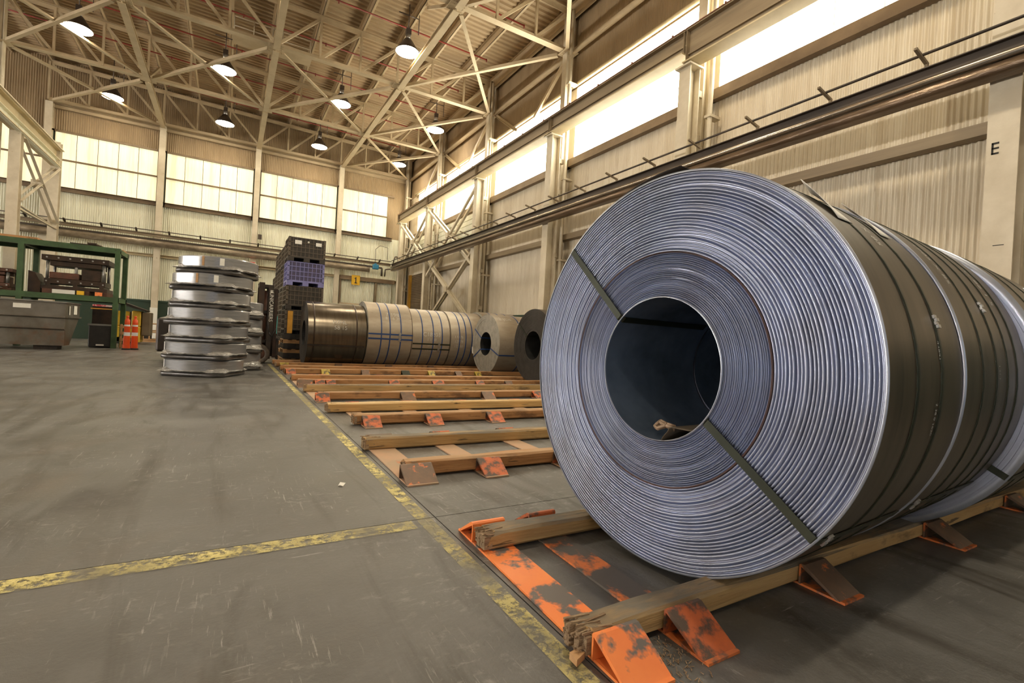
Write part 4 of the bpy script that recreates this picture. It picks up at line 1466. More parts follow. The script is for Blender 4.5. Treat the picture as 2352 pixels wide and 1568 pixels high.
for ri, (fb, bb_, xf, xb, mf, mb_, zt) in enumerate(ROWS):
    timber(xf, 7.0, fb[0], fb[1], 0.010, zt, M[mf], 'rough timber beam on the camera side of the %s coil row' % RN[ri], 0.05 if ri == 0 else 0.012, ri * 2 + 1)
    timber(xb, 7.0, bb_[0], bb_[1], 0.010, zt, M[mb_], 'rough timber beam on the far side of the %s coil row' % RN[ri], 0.05 if ri == 0 else 0.012, ri * 2 + 2)

WEDGE_X = [
    [(0.925, 1.085, 'orange'), (1.215, 1.365, 'orange_w'), (1.97, 2.12, 'orange_b'), (3.10, 3.26, 'orange_b'), (4.3, 4.46, 'orange_b')],
    [(0.945, 1.145, 'orange_b'), (1.47, 1.64, 'orange_w'), (2.10, 2.27, 'orange_w'), (2.8, 2.97, 'orange_w'), (3.6, 3.77, 'orange_w')],
    [(1.13, 1.295, 'orange_w'), (1.76, 1.92, 'orange_w'), (2.46, 2.63, 'orange_w'), (3.25, 3.42, 'orange_w'), (4.1, 4.27, 'orange_w')],
    [(0.965, 1.13, 'orange_w'), (2.05, 2.24, 'orange_b'), (3.28, 3.47, 'orange_b'), (4.18, 4.36, 'orange_w'), (5.2, 5.38, 'orange_w')],
    [(0.94, 1.16, 'orange_b'), (1.19, 1.34, 'orange_w'), (1.36, 1.50, 'orange_w'), (2.36, 2.53, 'orange_w'), (3.13, 3.34, 'orange_w'), (3.98, 4.14, 'orange_w'), (4.6, 4.75, 'orange_b')],
    [(0.98, 1.15, 'orange_w'), (1.62, 1.78, 'yellowp'), (2.4, 2.56, 'orange_b'), (3.25, 3.42, 'strap'), (3.85, 4.0, 'yellowp'), (4.5, 4.65, 'orange_b'), (5.0, 5.15, 'yellowp')],
    [(1.02, 1.20, 'yellowp'), (2.2, 2.36, 'orange_b'), (3.4, 3.56, 'orange_b'), (4.5, 4.66, 'orange_b')],
]
CN = {'orange': 'bright orange', 'orange_w': 'scuffed orange', 'orange_b': 'rusty bare', 'yellowp': 'yellow', 'strap': 'blackened'}


def wedge(o, x0, x1, yb, s, mt, h):
    # bent plate: leaning face outside, open triangular ends; s=-1 toward the camera
    toe, ap, inn = yb + s * 0.155, yb + s * 0.022, yb + s * 0.006
    t = 0.007
    b = MB()
    # sloping outer plate with a rounded fold at the top and a standing inner plate
    poly = [(toe, 0.0095), (toe - s * 0.016, 0.0095), (ap + s * 0.010, h - 0.022), (inn + s * t, h - 0.012), (inn + s * t, 0.0105), (inn, 0.0105),
            (inn, h - 0.006), (inn + s * 0.006, h), (ap + s * 0.004, h), (ap + s * 0.016, h - 0.008)]
    n = len(poly)
    vs = [(xx, a, z) for xx in (x0, x1) for (a, z) in poly]
    fs = [(i, i + n, (i + 1) % n + n, (i + 1) % n) for i in range(n)]
    b.add(vs, fs)
    cap = [(0, 1, 2, 9), (9, 2, 3, 8), (8, 3, 6, 7), (3, 4, 5, 6)]
    b.add(vs, cap); b.add(vs, [tuple(n + q_ for q_ in reversed(c_)) for c_ in cap])
    q = b.build('bent_stop', mt, o)
    return q


k_ = 0
for ri, wl in enumerate(WEDGE_X):
    fb, bb_ = ROWS[ri][0], ROWS[ri][1]
    for wi, (x0, x1, mn) in enumerate(wl):
        c = (x0 + x1) / 2
        o = empty('coil_stop', (c, (fb[0] + bb_[1]) / 2, 0), '%s steel coil stop plate, %s from the aisle in the %s row' % (CN[mn], ORD[wi], RN[ri]), 'coil stop')
        yA, yB = fb[0] - 0.17, bb_[1] + 0.17
        sh = 0.03 if ri == 0 else 0.012
        b = MB()
        pl = [(x0 + 0.005, yA), (x1 - 0.002, yA), (x1 + sh, yB), (x0 + sh + 0.01, yB)]
        b.prism(pl, 0.001, 0.0095, None, 'z')
        b.build('base_plate', (M['orange'] if wi == 0 else M['orange_half']) if ri == 0 else M['salmon'], o)
        hgt = ROWS[ri][6] + (0.004 if ri == 0 else -0.004)
        wedge(o, x0, x1, fb[0], -1, M[mn], hgt)
        wedge(o, x0 + sh, x1 + sh, bb_[1], 1, M['orange'] if (ri == 0 and wi == 0) else M['orange_w' if wi else mn], hgt + 0.004)

# bits of debris
b = MB(); b.prism([(0, 0), (0.045, 0.004), (0.05, 0.03), (0.012, 0.034)], 0.0105, 0.03, Matrix.Translation((0.868, 1.03, 0)) @ Matrix.Rotation(0.3, 4, 'Z'), 'z')
b.thing('wood_chip', M['pallet'], 'pale block of split wood under the broken near beam end', 'wood chip')
b = MB()
rnd = random.Random(5)
for k in range(150):
    x, y = 1.135 + rnd.gauss(0, 0.045), 0.95 + rnd.gauss(0, 0.05)
    a = rnd.uniform(0, PI)
    l_ = rnd.uniform(0.003, 0.016)
    b.bar((x, y, 0.003), (x + math.cos(a) * l_, y + math.sin(a) * l_, 0.004 + rnd.uniform(0, 0.006)), rnd.uniform(0.001, 0.003), 0.0015)
o = b.thing('wood_litter', M['splint'], 'scatter of wood splinters between the two front orange stops', 'debris')
o['kind'] = 'stuff'
b = MB()
vs = [(0.585, 2.89, 0.002), (0.60, 2.905, 0.018), (0.615, 2.885, 0.006), (0.63, 2.90, 0.012), (0.61, 2.87, 0.003), (0.592, 2.875, 0.010)]
b.add(vs, [(0, 1, 2), (2, 1, 3), (2, 3, 4), (0, 2, 5), (5, 2, 4)])
o = b.thing('paper_scrap', M['paper'], 'tiny crumpled paper scrap on the aisle floor', 'scrap')

# ------------------------------------------------------------------ stack of film-wrapped reels
def rsq(half, rc, n=5):
    pts = []
    for cx, cy, a0 in ((half - rc, half - rc, 0), (-half + rc, half - rc, PI / 2), (-half + rc, -half + rc, PI), (half - rc, -half + rc, 1.5 * PI)):
        for k in range(n + 1):
            a = a0 + PI / 2 * k / n
            pts.append((cx + rc * math.cos(a), cy + rc * math.sin(a)))
    return pts


def reel(x, y, z, h, rot, half, seed, label, top=False, group=None, dr=0.0):
    rnd = random.Random(seed)
    o = empty('wrapped_reel', (x, y, z), label, 'reel', group)
    Mx = Matrix.Translation((x, y, z)) @ Matrix.Rotation(rot, 4, 'Z')
    # board / tray at the bottom with rounded drooping edge
    ring = rsq(half, 0.16, 6)
    n = len(ring)
    levels = [(0.93, 0.002), (0.985, 0.008), (1.0, 0.03), (0.99, 0.074), (0.9, 0.080)]
    vs = []
    wob = [rnd.uniform(-0.018, 0.018) for _ in range(n)]
    for s_, zz in levels:
        for i, (px, py) in enumerate(ring):
            vs.append(Mx @ Vector((px * s_ + wob[i] * 0.6, py * s_ + wob[(i + 3) % n] * 0.6, zz + wob[i] * 0.25 * (1 if zz > 0.005 else 0))))
    b = MB(); b.add(vs, [(j * n + i, j * n + (i + 1) % n, (j + 1) * n + (i + 1) % n, (j + 1) * n + i) for j in range(len(levels) - 1) for i in range(n)], True)
    b.add(vs[-n:], [tuple(range(n))])
    b.build('tray_board', M['edge_dk'], o)
    R = half * 1.16 + dr
    b = MB(); b.lathe([(R * 0.55, 0.083), (R - 0.02, 0.083), (R, 0.10), (R, h - 0.016), (R - 0.016, h), (R * 0.45, h), (R * 0.45, h - 0.03)], Mx, 56, False)
    q = b.build('reel_drum', M['drum'], o)
    for p in q.data.polygons: p.use_smooth = True
    q.data.set_sharp_from_angle(angle=0.7)
    # stretch film draping from the drum to the board below, wrinkled, flaring at the corners
    NA, NL = 96, 7
    vs = []
    for j in range(NL + 1):
        t = j / NL
        for i in range(NA):
            a = 2 * PI * i / NA
            m_ = max(abs(math.cos(a)), abs(math.sin(a)))
            rs = max(min(half * 1.0 / m_, half * 1.36), half * 1.08) + 0.024
            flare = max(0.0, rs - R)
            start = h * (0.40 + 0.12 * min(1, flare / 0.05))
            rt = R + 0.004
            rad = rt + (rs - rt) * (t ** 2.6)
            zz = start * (1 - t) + (0.082) * t
            wr_ = math.sin(a * 17 + seed) * 0.006 + math.sin(a * 31 + seed * 2.1) * 0.005 + rnd.uniform(-0.003, 0.003)
            k_w = math.sin(t * PI) * 0.6 + 0.5 * t
            vs.append(Mx @ Vector((math.cos(a) * (rad + abs(wr_) * k_w), math.sin(a) * (rad + abs(wr_) * k_w), zz + wr_ * k_w)))
    b = MB(); b.add(vs, [(j * NA + i, j * NA + (i + 1) % NA, (j + 1) * NA + (i + 1) % NA, (j + 1) * NA + i) for j in range(NL) for i in range(NA)], True)
    b.build('film_skirt', M['film'], o)
    if True:
        # shipping label and strap mark facing the camera
        for (aw, da, mt, nm, z0_, z1_) in (((-1.50, 0.055, M['paper'], 'label_sheet', 0.50, 0.92), (-1.95, 0.03, M['pallet'], 'strap_patch', 0.42, 0.96)) if (top or seed == 8) else ((-2.85, 0.035, M['paper'], 'label_sheet', 0.45, 0.95),)):
            b = MB(); a_ = aw - rot
            b.lathe([(R + 0.006, h * z0_), (R + 0.006, h * z1_)], Mx, 4, True, False, a_ - da, a_ + da)
            b.build(nm, mt, o)
    return o


pos = ['lowest on the floor', 'second from the floor', 'third from the floor', 'fourth from the floor', 'fifth from the floor', 'second from the top', 'topmost']
HR = 0.285
jit = [(0, 0), (0.0, 0.0), (0.02, 0.01), (0.0, 0.0), (0.01, 0.02), (0.01, 0.0), (0.07, 0.0)]
for i in range(7):
    reel(-0.325 + jit[i][0] + 0.012 * i, 9.92 + jit[i][1], i * HR, HR - 0.004, -0.431 + 0.03 * math.sin(i * 2.1), 0.505 + (0.015 if i in (1, 3) else 0), i + 3,
         'film-wrapped grey reel in the tall left stack, ' + pos[i], i == 6, None, 0.012 if i >= 5 else 0.0)
for i in range(4):
    reel(0.06, 11.35, i * 0.34, 0.336, 0.15, 0.50, 20 + i, 'film-wrapped reel in the short stack behind, ' + ['lowest', 'second from the bottom', 'second from the top', 'topmost'][i], False, None, -0.04)

# ------------------------------------------------------------------ black and violet bulk crates
def crate_parts(x, y, z, w, d_, h, body, rib, label, lab_paper=False, o=None):
    o = empty('bulk_crate', (x, y, z), label, 'crate')
    x0, x1, y0, y1 = x - w / 2, x + w / 2, y - d_ / 2, y + d_ / 2
    zb = z + 0.12
    t = 0.03
    b = MB()
    b.box(x0 + 0.015, x1 - 0.015, y0 + 0.015, y0 + t, zb, z + h - 0.005); b.box(x0 + 0.015, x1 - 0.015, y1 - t, y1 - 0.015, zb, z + h - 0.005)
    b.box(x0 + 0.015, x0 + t, y0 + t, y1 - t, zb, z + h - 0.005); b.box(x1 - t, x1 - 0.015, y0 + t, y1 - t, zb, z + h - 0.005)
    b.box(x0 + 0.02, x1 - 0.02, y0 + 0.02, y1 - 0.02, zb - 0.02, zb + 0.01)
    b.build('wall_panel', body, o)
    b = MB()
    for k in range(5):
        zz = zb + (h - 0.12 - 0.02) * k / 4
        b.box(x0, x1, y0, y0 + 0.016, zz, zz + 0.016); b.box(x0, x0 + 0.016, y0 + 0.016, y1, zz, zz + 0.016)
        b.box(x1 - 0.016, x1, y0 + 0.016, y1, zz, zz + 0.016)
    for k in range(10):
        xx = x0 + 0.008 + (w - 0.016) * k / 9
        b.box(xx - 0.007, xx + 0.007, y0 + 0.002, y0 + 0.015, zb, z + h - 0.004)
        yy = y0 + 0.008 + (d_ - 0.016) * k / 9
        b.box(x0 + 0.002, x0 + 0.015, yy - 0.007, yy + 0.007, zb, z + h - 0.004)
    for (xx, yy) in ((x0, y0), (x1 - 0.05, y0), (x0, y1 - 0.05), (x1 - 0.05, y1 - 0.05)):
        b.box(xx, xx + 0.05, yy, yy + 0.05, zb, z + h)
    q = b.build('rib_grid', rib, o); q['kind'] = 'stuff'
    b = MB()
    b.box(x0, x1, y0, y1, z + 0.09, zb)
    for k in range(3):
        xx = x0 + (w - 0.14) * k / 2
        for j in range(3):
            yy = y0 + (d_ - 0.14) * j / 2
            b.box(xx, xx + 0.14, yy, yy + 0.14, z + 0.002, z + 0.09)
    b.build('pallet_base', rib if body is M['purple'] else body, o)
    return o


CW, CD, CH = 0.89, 0.92, 0.62
CXc, CY0 = 1.66, 13.98
z0 = 0.74
lv = ['lowest', 'second up', 'violet-blue third up', 'topmost']
for st in range(5):
    yc = CY0 + st * 0.96
    for k in range(4):
        if st == 4 and k == 3: continue
        z = z0 + k * CH + (0.0 if st == 0 else -0.1)
        pur = (st == 0 and k == 2)
        lab = ('violet blue bulk crate in the front stack beside the forklift mast' if pur else
               'dark ribbed bulk crate, %s in the %s crate stack from the coils' % (['lowest', 'second up', 'third up', 'topmost'][k], ['front', 'second', 'third', 'fourth', 'fifth'][st]))
        o = crate_parts(CXc, yc, z, CW, CD, CH - 0.004, M['purple'] if pur else M['crate'], M['purple_rib'] if pur else M['crate_rib'], lab)
        if st == 0 and k == 3:
            for (xa, xb_, za, zb2) in ((-0.30, -0.14, 0.44, 0.54), (0.20, 0.34, 0.44, 0.53)):
                b = MB(); b.box(CXc + xa, CXc + xb_, yc - CD / 2 - 0.004, yc - CD / 2 - 0.001, z + za, z + zb2); b.build('label_plate', M['paper'], o)
            b = MB(); b.lathe([(0.0, 0), (0.024, 0)], basis((1, 0, 0), (0, 0, 1), (CXc + 0.02, yc - CD / 2 - 0.004, z + 0.52)), 12); b.build('round_sticker', M['white'], o)
        if st == 0 and k == 0:
            b = MB(); b.box(CXc - 0.38, CXc - 0.26, yc - CD / 2 - 0.006, yc - CD / 2 - 0.002, z + 0.01, z + 0.58); b.build('orange_card', M['orcard'], o)
        if st == 2 and k == 0:
            b = MB(); b.box(CXc - CW / 2 - 0.006, CXc - CW / 2 - 0.002, yc - 0.3, yc + 0.3, z + 0.05, z + 0.56); b.build('teal_card', M['teal'], o)
# collapsed bins on pallets under the crates
for st in range(5):
    yc = CY0 + st * 0.96
    for k in range(3):
        z = k * 0.245 if st == 0 else k * 0.21
        o = empty('pallet', (CXc, yc, z), 'wooden pallet under the %s crate stack, %s' % (['front', 'second', 'third', 'fourth', 'fifth'][st], ['on the floor', 'middle', 'upper'][k]), 'pallet')
        for j in range(5):
            b = MB(); xx = CXc - 0.45 + j * 0.2; b.box(xx, xx + 0.1, yc - 0.45, yc + 0.45, z + 0.085, z + 0.10); b.build('deck_board', M['pallet'], o)
        for j in range(3):
            b = MB(); yy = yc - 0.45 + j * 0.41; b.box(CXc - 0.45, CXc + 0.45, yy, yy + 0.08, z + 0.002, z + 0.085); b.build('stringer', M['pallet'], o)
        zt = 0.243 if st == 0 else 0.208
        b = MB(); b.box(CXc - 0.44, CXc + 0.44, yc - 0.45, yc + 0.45, z + 0.102, z + zt)
        for j in range(7):
            b.box(CXc - 0.445, CXc - 0.44, yc - 0.42 + j * 0.13, yc - 0.36 + j * 0.13, z + 0.11, z + zt - 0.02)
            b.box(CXc - 0.42 + j * 0.13, CXc - 0.36 + j * 0.13, yc - 0.455, yc - 0.45, z + 0.11, z + zt - 0.02)
        b.thing('folded_bin', M['crate'], 'folded dark plastic bin on a pallet under the %s crate stack, %s' % (['front', 'second', 'third', 'fourth', 'fifth'][st], ['lowest', 'middle', 'upper'][k]), 'bin')

# ------------------------------------------------------------------ forklift
fk = empty('forklift', (0.2, 13.25, 0), 'dark forklift with upright mast half hidden behind the short reel stack', 'forklift')
b = MB(); b.box(-1.0, 0.55, 12.95, 13.6, 0.25, 0.75); b.box(-1.25, -0.75, 12.92, 13.63, 0.22, 0.95); b.build('chassis', M['blackst'], fk, 0.04)
b = MB(); b.box(-0.7, -0.2, 13.05, 13.5, 0.75, 0.85); b.box(-0.75, -0.65, 13.05, 13.5, 0.85, 1.3); b.build('seat', M['black'], fk, 0.03)
b = MB()
for (xx, yy) in ((-0.85, 12.98), (-0.85, 13.56), (0.42, 12.98), (0.42, 13.56)):
    b.bar((xx, yy, 0.75), (xx + (0.1 if xx < 0 else -0.15), yy, 1.72), 0.05, 0.05)
b.box(-0.78, 0.3, 12.95, 13.6, 1.70, 1.74)
b.build('overhead_guard', M['blackst'], fk)
for (xx, nm, rr_) in ((0.74, 'front_wheel', 0.235), (-0.85, 'rear_wheel', 0.19)):
    for yy in (12.90, 13.50):
        Mx = Matrix.Translation((xx, yy, rr_)) @ Matrix.Rotation(-PI / 2, 4, 'X')
        b = MB(); b.lathe([(rr_ * 0.55, 0.0), (rr_ * 0.62, -0.02), (rr_ * 0.9, -0.02), (rr_, 0.015), (rr_, 0.135), (rr_ * 0.9, 0.17), (rr_ * 0.55, 0.17)], Mx, 28)
        w_ = b.build(nm, M['tyre'], fk)
        b = MB(); b.lathe([(0.0, 0.02), (rr_ * 0.25, 0.0), (rr_ * 0.4, 0.03), (rr_ * 0.56, 0.0), (rr_ * 0.56, 0.15), (0, 0.15)], Mx, 20)
        b.build('hub', M['die_r'], w_)
for yy in (12.98, 13.5):
    b = MB(); b.channel((0.74, yy, 0.12), (0.74, yy, 1.93), 0.12, 0.16, up=(0, 1, 0)); b.build('mast_rail', M['die'], fk)
    b = MB(); b.channel((0.93, yy, 0.12), (0.93, yy, 1.88), 0.10, 0.14, up=(0, 1, 0)); b.build('mast_rail', M['blackst'], fk)
    b = MB(); b.channel((1.06, yy + 0.03, 0.15), (1.06, yy + 0.03, 1.80), 0.07, 0.10, up=(0, 1, 0)); b.build('mast_rail', M['die'], fk)
b = MB()
for z in (0.5, 1.2, 1.82):
    b.box(0.68, 1.0, 12.98, 13.52, z, z + 0.07)
b.build('mast_tie', M['blackst'], fk)
b = MB(); b.tube((0.83, 13.1, 0.2), (0.83, 13.1, 1.75), 0.045, 10); b.build('lift_cylinder', M['die_r'], fk)
b = MB(); b.box(1.10, 1.14, 12.95, 13.55, 0.2, 0.62); b.build('carriage', M['blackst'], fk)
for yy in (13.05, 13.4):
    b = MB(); b.box(1.135, 1.16, yy, yy + 0.09, 0.1, 0.6); b.build('fork', M['blackst'], fk)
b = MB(); b.path([(0.9, 12.9, 1.0), (0.93, 12.86, 0.75), (1.0, 12.86, 0.66), (1.08, 12.9, 0.85)], 0.014, 6); b.build('hose', M['rubber'], fk)
b = MB(); b.box(0.885, 1.015, 12.895, 12.912, 0.62, 1.80); pl = b.build('mast_plate', M['blackst'], fk)
put_text('UNICARRIERS', 0.115, basis((0, 0, -1), (1, 0, 0), (0.95, 12.892, 1.36)), M['white'], fk, 'brand_lettering')
b = MB(); b.box(0.92, 0.98, 12.888, 12.894, 1.70, 1.735); b.box(0.92, 0.98, 12.888, 12.894, 1.745, 1.76); b.build('logo_mark', M['white'], fk)

fk.location.x -= 0.10

# ------------------------------------------------------------------ green rack with dies
rk = empty('steel_rack', (-4.0, 18.7, 0), 'green welded steel rack holding dark press dies at the left', 'rack')
ZT, ZS = 2.85, 1.42
RX = [-7.0, -4.93, -2.88]
for xx in RX:
    for yy in (18.08, 19.3):
        b = MB(); b.box(xx - 0.06, xx + 0.06, yy - 0.06, yy + 0.06, 0, ZT); b.build('post', M['green'], rk)
for z in (ZS, ZT):
    for yy in (18.08, 19.3):
        b = MB(); b.box(-7.06, -2.82, yy - 0.062, yy + 0.062, z - 0.09, z + 0.06); b.build('beam', M['green'], rk)
    for xx in RX:
        b = MB(); b.box(xx - 0.055, xx + 0.055, 18.14, 19.24, z - 0.08, z + 0.05); b.build('cross_member', M['green'], rk)
    b = MB(); b.box(-7.0, -2.86, 18.15, 19.24, z + 0.05, z + 0.065); b.build('shelf_plate', M['blackst'], rk)
b = MB(); b.box(-7.0, -4.63, 18.1, 19.2, ZT + 0.066, ZT + 0.125)
b.thing('plywood_sheet', M['wood'], 'orange-brown board lying on top of the green rack at left', 'board')
b = MB(); b.box(-4.0, -3.3, 18.3, 18.9, ZT + 0.066, ZT + 0.12); b.box(-3.6, -3.4, 18.2, 18.8, ZT + 0.12, ZT + 0.16)
b.thing('dark_plank', M['die'], 'dark flat bundle on the right end of the rack top', 'plank')
b = MB(); b.box(-3.0, -2.86, 18.7, 19.25, ZT + 0.066, ZT + 0.11)
b.thing('wood_block', M['pallet'], 'small tan board overhanging the rack top right corner', 'board')


def die(x0, x1, y0, y1, z, lab, tall=1.0, mt=None, mt2=None):
    o = empty('press_die', ((x0 + x1) / 2, (y0 + y1) / 2, z), lab, 'press die')
    mt = mt or M['die']; mt2 = mt2 or M['die_r']
    H = tall
    b = MB(); b.box(x0, x1, y0, y1, z + 0.002, z + 0.10 * H); b.box(x0 + 0.05, x1 - 0.05, y0 + 0.03, y1 - 0.03, z + 0.16 * H, z + 0.30 * H)
    for xx in (x0 + 0.08, (x0 + x1) / 2 - 0.05, x1 - 0.18):
        b.box(xx, xx + 0.1, y0 + 0.02, y1 - 0.02, z + 0.10 * H, z + 0.16 * H)
    b.build('lower_shoe', mt, o)
    b = MB(); b.box(x0 + 0.15, x0 + (x1 - x0) * 0.55, y0 + 0.02, y1 - 0.1, z + 0.30 * H, z + 0.48 * H); b.build('die_block', mt2, o, 0.015)
    b = MB(); b.box(x0 + (x1 - x0) * 0.58, x1 - 0.16, y0 + 0.06, y1 - 0.08, z + 0.30 * H, z + 0.62 * H); b.build('die_block', mt, o, 0.015)
    for (xx, yy) in ((x0 + 0.1, y0 + 0.08), (x1 - 0.1, y0 + 0.08), (x0 + 0.1, y1 - 0.1), (x1 - 0.1, y1 - 0.1), ((x0 + x1) / 2, y0 + 0.08)):
        b = MB(); b.tube((xx, yy, z + 0.28 * H), (xx, yy, z + 0.80 * H), 0.035, 10); b.build('guide_post', M['greysteel'], o)
    b = MB(); b.box(x0 - 0.02, x1 + 0.02, y0 - 0.02, y1, z + 0.80 * H, z + 0.95 * H); b.box(x0 + 0.15, x1 - 0.15, y0 + 0.04, y1 - 0.05, z + 0.66 * H, z + 0.80 * H)
    b.build('upper_shoe', mt, o, 0.01)
    b = MB()
    for k in range(6):
        xx = x0 + 0.1 + (x1 - x0 - 0.2) * k / 5
        b.tube((xx, y0 - 0.02, z + 0.88 * H), (xx, y0 - 0.035, z + 0.88 * H), 0.022, 8)
        b.tube((xx, y0 + 0.02, z + 0.22 * H), (xx, y0 + 0.0, z + 0.22 * H), 0.02, 8)
    b.build('bolt_head', M['galv'], o)
    return o


zsh = ZS + 0.066
b = MB()
for k in range(4):
    b.box(-4.5 + k * 0.4, -4.5 + k * 0.4 + 0.2, 18.15, 19.2, zsh, zsh + 0.12)
b.thing('wood_skid', M['die_r'], 'dark wooden skid blocks under the tall press die', 'skid')
die(-4.55, -3.12, 18.25, 19.1, zsh + 0.121, 'tall rusty press die with guide posts on the rack shelf', 1.0)
die(-6.6, -5.15, 18.3, 19.1, zsh, 'low brown press die at the left end of the rack shelf', 0.62, M['die_r'], M['die'])
b = MB(); b.prism([(-4.86, zsh), (-4.60, zsh), (-4.60, zsh + 0.3), (-4.72, zsh + 0.55), (-4.86, zsh + 0.6)], 18.4, 19.0, None, 'y')
b.thing('die_casting', M['die'], 'dark slanted casting beside the left rack post', 'casting')
for (x0, x1, mt, lab) in ((-4.28, -3.80, M['white'], 'pale striped tag plate under the tall die'), (-3.76, -3.60, M['signy'], 'yellow tag plate under the tall die'),
                          (-3.36, -3.20, M['orange'], 'orange block under the right of the tall die')):
    b = MB(); b.box(x0, x1, 18.10, 18.13, zsh + 0.005, zsh + 0.115)
    b.thing('tag_plate', mt, lab + ' on the rack shelf edge', 'tag')
b = MB(); b.box(-5.6, -5.42, 18.1, 18.25, zsh + 0.002, zsh + 0.12)
b.thing('orange_block', M['orange_w'], 'orange brown block on the shelf near the left picture edge', 'block')

# ------------------------------------------------------------------ steel hopper in front of / under the rack
hp = empty('steel_hopper', (-4.6, 17.0, 0), 'worn grey steel scrap hopper standing on the floor at left', 'hopper')
hx0, hx1, hy0, hy1 = -6.3, -3.60, 16.4, 17.75
zt_, zb_ = 1.20, 0.13


def hop(z):       # section corner y / x at height z : side tapers below the ledge
    return 0 if z > 0.82 else (0.82 - z) / 0.7


b = MB()
# front wall vertical, right end vertical above ledge; rear slopes in below
secs = [(zb_, 0.95), (0.45, 0.55), (0.84, 0.0), (zt_, 0.0)]
vs = []
for z, k in secs:
    vs += [(hx0, hy0, z), (hx1, hy0, z), (hx1, hy1 - k * 0.9, z), (hx0, hy1 - k * 0.9, z)]
fs = [(j * 4 + i, j * 4 + (i + 1) % 4, (j + 1) * 4 + (i + 1) % 4, (j + 1) * 4 + i) for j in range(3) for i in range(4)]
b.add(vs, fs); b.add(vs[:4], [(0, 1, 2, 3)])
q = b.build('bin_shell', M['hopper'], hp); md = q.modifiers.new('t', 'SOLIDIFY'); md.thickness = 0.02
b = MB(); b.box(hx0 - 0.03, hx1 + 0.03, hy0 - 0.03, hy0 + 0.03, zt_, zt_ + 0.03); b.box(hx1 - 0.03, hx1 + 0.03, hy0 + 0.03, hy1, zt_, zt_ + 0.03)
b.box(hx0, hx1, hy1 - 0.03, hy1 + 0.03, zt_, zt_ + 0.03)
b.build('rim', M['greysteel'], hp)
for z in (0.84, 0.55):
    b = MB(); b.prism([(hy0 - 0.05, z - 0.015), (hy0, z - 0.05), (hy0, z + 0.02)], hx0, hx1, None, 'x')
    if z > 0.7:
        b.box(hx1, hx1 + 0.045, hy0, hy1, z - 0.02, z + 0.02)
    b.build('ledge', M['hopper'], hp)
b = MB(); b.box(-4.57, -4.25, hy0 - 0.012, hy0 - 0.002, 1.02, 1.13); b.build('name_plate', M['paper'], hp)
b = MB(); b.box(hx1 + 0.012, hx1 + 0.018, 16.68, 16.76, 0.9, 1.13); b.box(hx1 + 0.012, hx1 + 0.018, 17.1, 17.4, 0.92, 1.15); b.build('name_plate', M['paper'], hp)
for (x0, x1) in ((-6.2, -5.0), (-4.2, -3.75)):
    b = MB(); b.box(x0, x1, 16.5, 16.9, 0.0, 0.13); b.build('skid', M['blackst'], hp)

# black bin and tape under the rack
bn_ = empty('black_bin', (-3.2, 18.6, 0), 'black plastic bin under the rack, right of the hopper', 'bin')
b = MB(); b.box(-3.48, -2.97, 18.2, 19.1, 0.02, 0.66); b.build('bin_body', M['black'], bn_, 0.02)
b = MB(); b.box(-3.50, -2.95, 18.18, 18.23, 0.64, 0.69); b.build('bin_rim', M['greysteel'], bn_)
b = MB(); b.box(-3.3, -3.12, 18.19, 18.198, 0.06, 0.10); b.build('label_plate', M['paper'], bn_)
b = MB(); b.box(-3.48, -2.97, 18.55, 19.1, 0.69, 1.25)
b.thing('dark_machine', M['die'], 'dark machine block on the black bin beneath the rack shelf', 'machine')
b = MB(); b.box(-3.40, -2.96, 18.10, 18.115, 1.20, 1.25)
b.thing('warning_tape', mat('red_white_tape', (0.55, 0.05, 0.07), (0.75, 0.55, 0.5), 9, lo=0.45, hi=0.55), 'red and white tape strip hung under the rack shelf', 'tape')
b = MB(); b.box(-3.44, -2.96, 18.12, 18.14, 1.12, 1.145)
b.thing('yellow_bar', M['orcard'], 'thin amber bar hung under the rack shelf', 'bar')

# ------------------------------------------------------------------ channelizer cones
def channelizer(x, y, lab):
    o = empty('traffic_channelizer', (x, y, 0), lab, 'traffic cone')
    Mx = Matrix.Translation((x, y, 0))
    b = MB(); b.lathe([(0, 0.002), (0.105, 0.002), (0.105, 0.03), (0.095, 0.045), (0.0, 0.045)], Mx, 16); b.build('base', M['rubber'], o)
    b = MB(); b.lathe([(0.088, 0.045), (0.085, 0.12), (0.074, 0.45), (0.066, 0.75), (0.06, 0.86), (0.03, 0.88), (0.03, 0.93), (0.04, 0.97), (0.0, 0.975)], Mx, 20); b.build('tube', M['cone'], o)
    for z in (0.40, 0.62):
        r_ = 0.0885 - 0.03 * (z / 0.86)
        b = MB(); b.lathe([(r_ + 0.002, z), (r_ + 0.0005, z + 0.10)], Mx, 20); b.build('reflective_band', M['reflect'], o)
    return o


channelizer(-2.50, 17.5, 'orange striped channelizer post standing at left of the pair')
channelizer(-2.345, 17.68, 'orange striped channelizer post standing at right of the pair')

# leaning pallet behind the cones
pl = empty('pallet', (-2.72, 18.25, 0), 'pale wooden pallet leaning upright behind the orange posts', 'pallet')
for k in range(4):
    b = MB(); z = 0.03 + k * 0.19; b.box(-2.76, -2.36, 18.16, 18.18, z, z + 0.09); b.build('deck_board', M['pallet'], pl)
for xx in (-2.76, -2.42):
    b = MB(); b.box(xx, xx + 0.04, 18.18, 18.26, 0.0, 0.72); b.build('stringer', M['pallet'], pl)

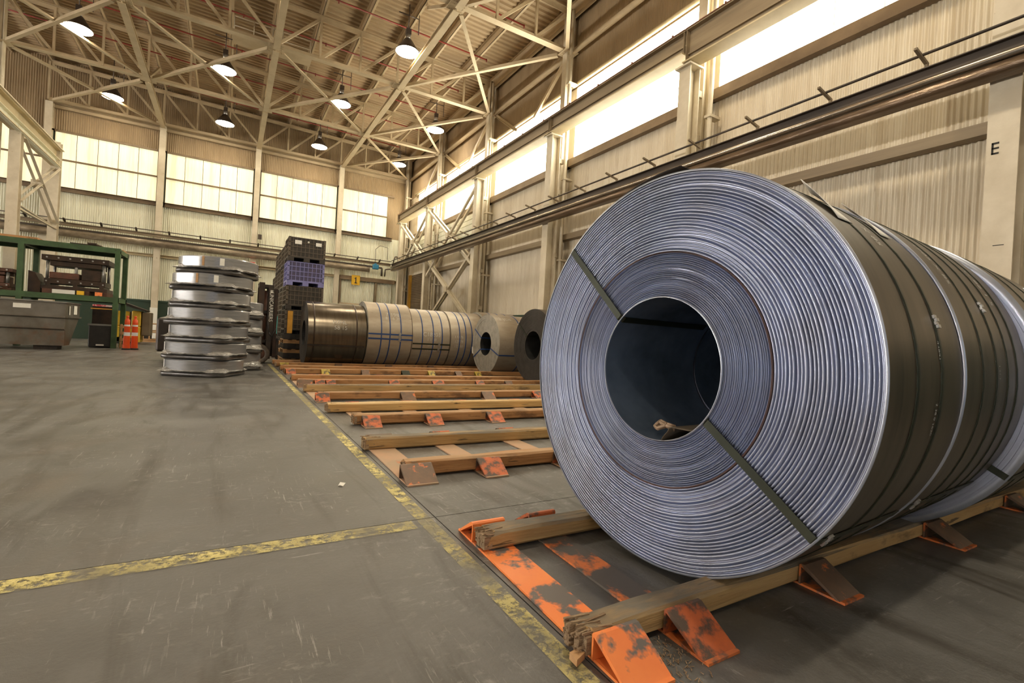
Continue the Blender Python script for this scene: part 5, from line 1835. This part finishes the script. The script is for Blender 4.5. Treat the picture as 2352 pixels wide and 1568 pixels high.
# yellow machine behind
ym = empty('yellow_machine', (-2.9, 21.9, 0), 'small yellow machine with sloping roof behind the rack', 'machine')
b = MB(); b.box(-3.5, -2.72, 21.6, 22.4, 0.05, 0.62); b.build('lower_body', M['yellow'], ym, 0.03)
b = MB(); b.box(-3.5, -3.05, 21.65, 22.4, 0.62, 1.15); b.box(-2.98, -2.72, 21.6, 22.4, 0.62, 1.18); b.build('upper_body', M['yellow'], ym, 0.03)
b = MB(); b.prism([(-3.6, 1.48), (-2.6, 1.17), (-2.55, 1.22), (-3.5, 1.56)], 21.5, 22.5, None, 'y'); b.build('roof', M['blackst'], ym)
b = MB(); b.box(-2.70, -2.45, 21.7, 22.4, 0.3, 1.15); b.build('side_panel', M['roll'], ym, 0.02)
for xx in (-3.3, -2.9):
    b = MB(); b.tube((xx, 21.6, 0.12), (xx, 21.75, 0.12), 0.12, 16); b.build('wheel', M['rubber'], ym)

# black boxes with wooden frames by the far wall
for k in range(2):
    z = 0.10 + k * 0.34
    o = empty('framed_box', (-2.68, 24.0, z), 'black box in pale wooden frame by the far wall, ' + ['lower', 'upper'][k], 'box')
    b = MB(); b.box(-2.90, -2.47, 23.9, 24.3, z + 0.01, z + 0.31); b.build('box_body', M['black'], o)
    for xx in (-2.93, -2.73, -2.50):
        b = MB(); b.box(xx, xx + 0.05, 23.875, 23.9, z, z + 0.32); b.build('frame_slat', M['pallet'], o)
    for zz in (z, z + 0.28):
        b = MB(); b.box(-2.93, -2.45, 23.872, 23.876, zz, zz + 0.035); b.build('frame_slat', M['pallet'], o)
    b = MB(); b.box(-2.62, -2.50, 23.868, 23.872, z + 0.05, z + 0.27); b.build('label_sheet', M['paper'], o)
b = MB(); b.box(-2.93, -2.45, 23.9, 24.3, 0.0, 0.099)
b.thing('skid_board', M['pallet'], 'flat wooden skid under the framed black boxes', 'skid')
b = MB(); b.box(-3.20, -2.95, 23.9, 24.3, 0.38, 0.62); b.box(-3.18, -2.97, 23.92, 24.28, 0.0, 0.38)
b.thing('cardboard_box', M['pallet'], 'tan cardboard box left of the framed black boxes', 'box')
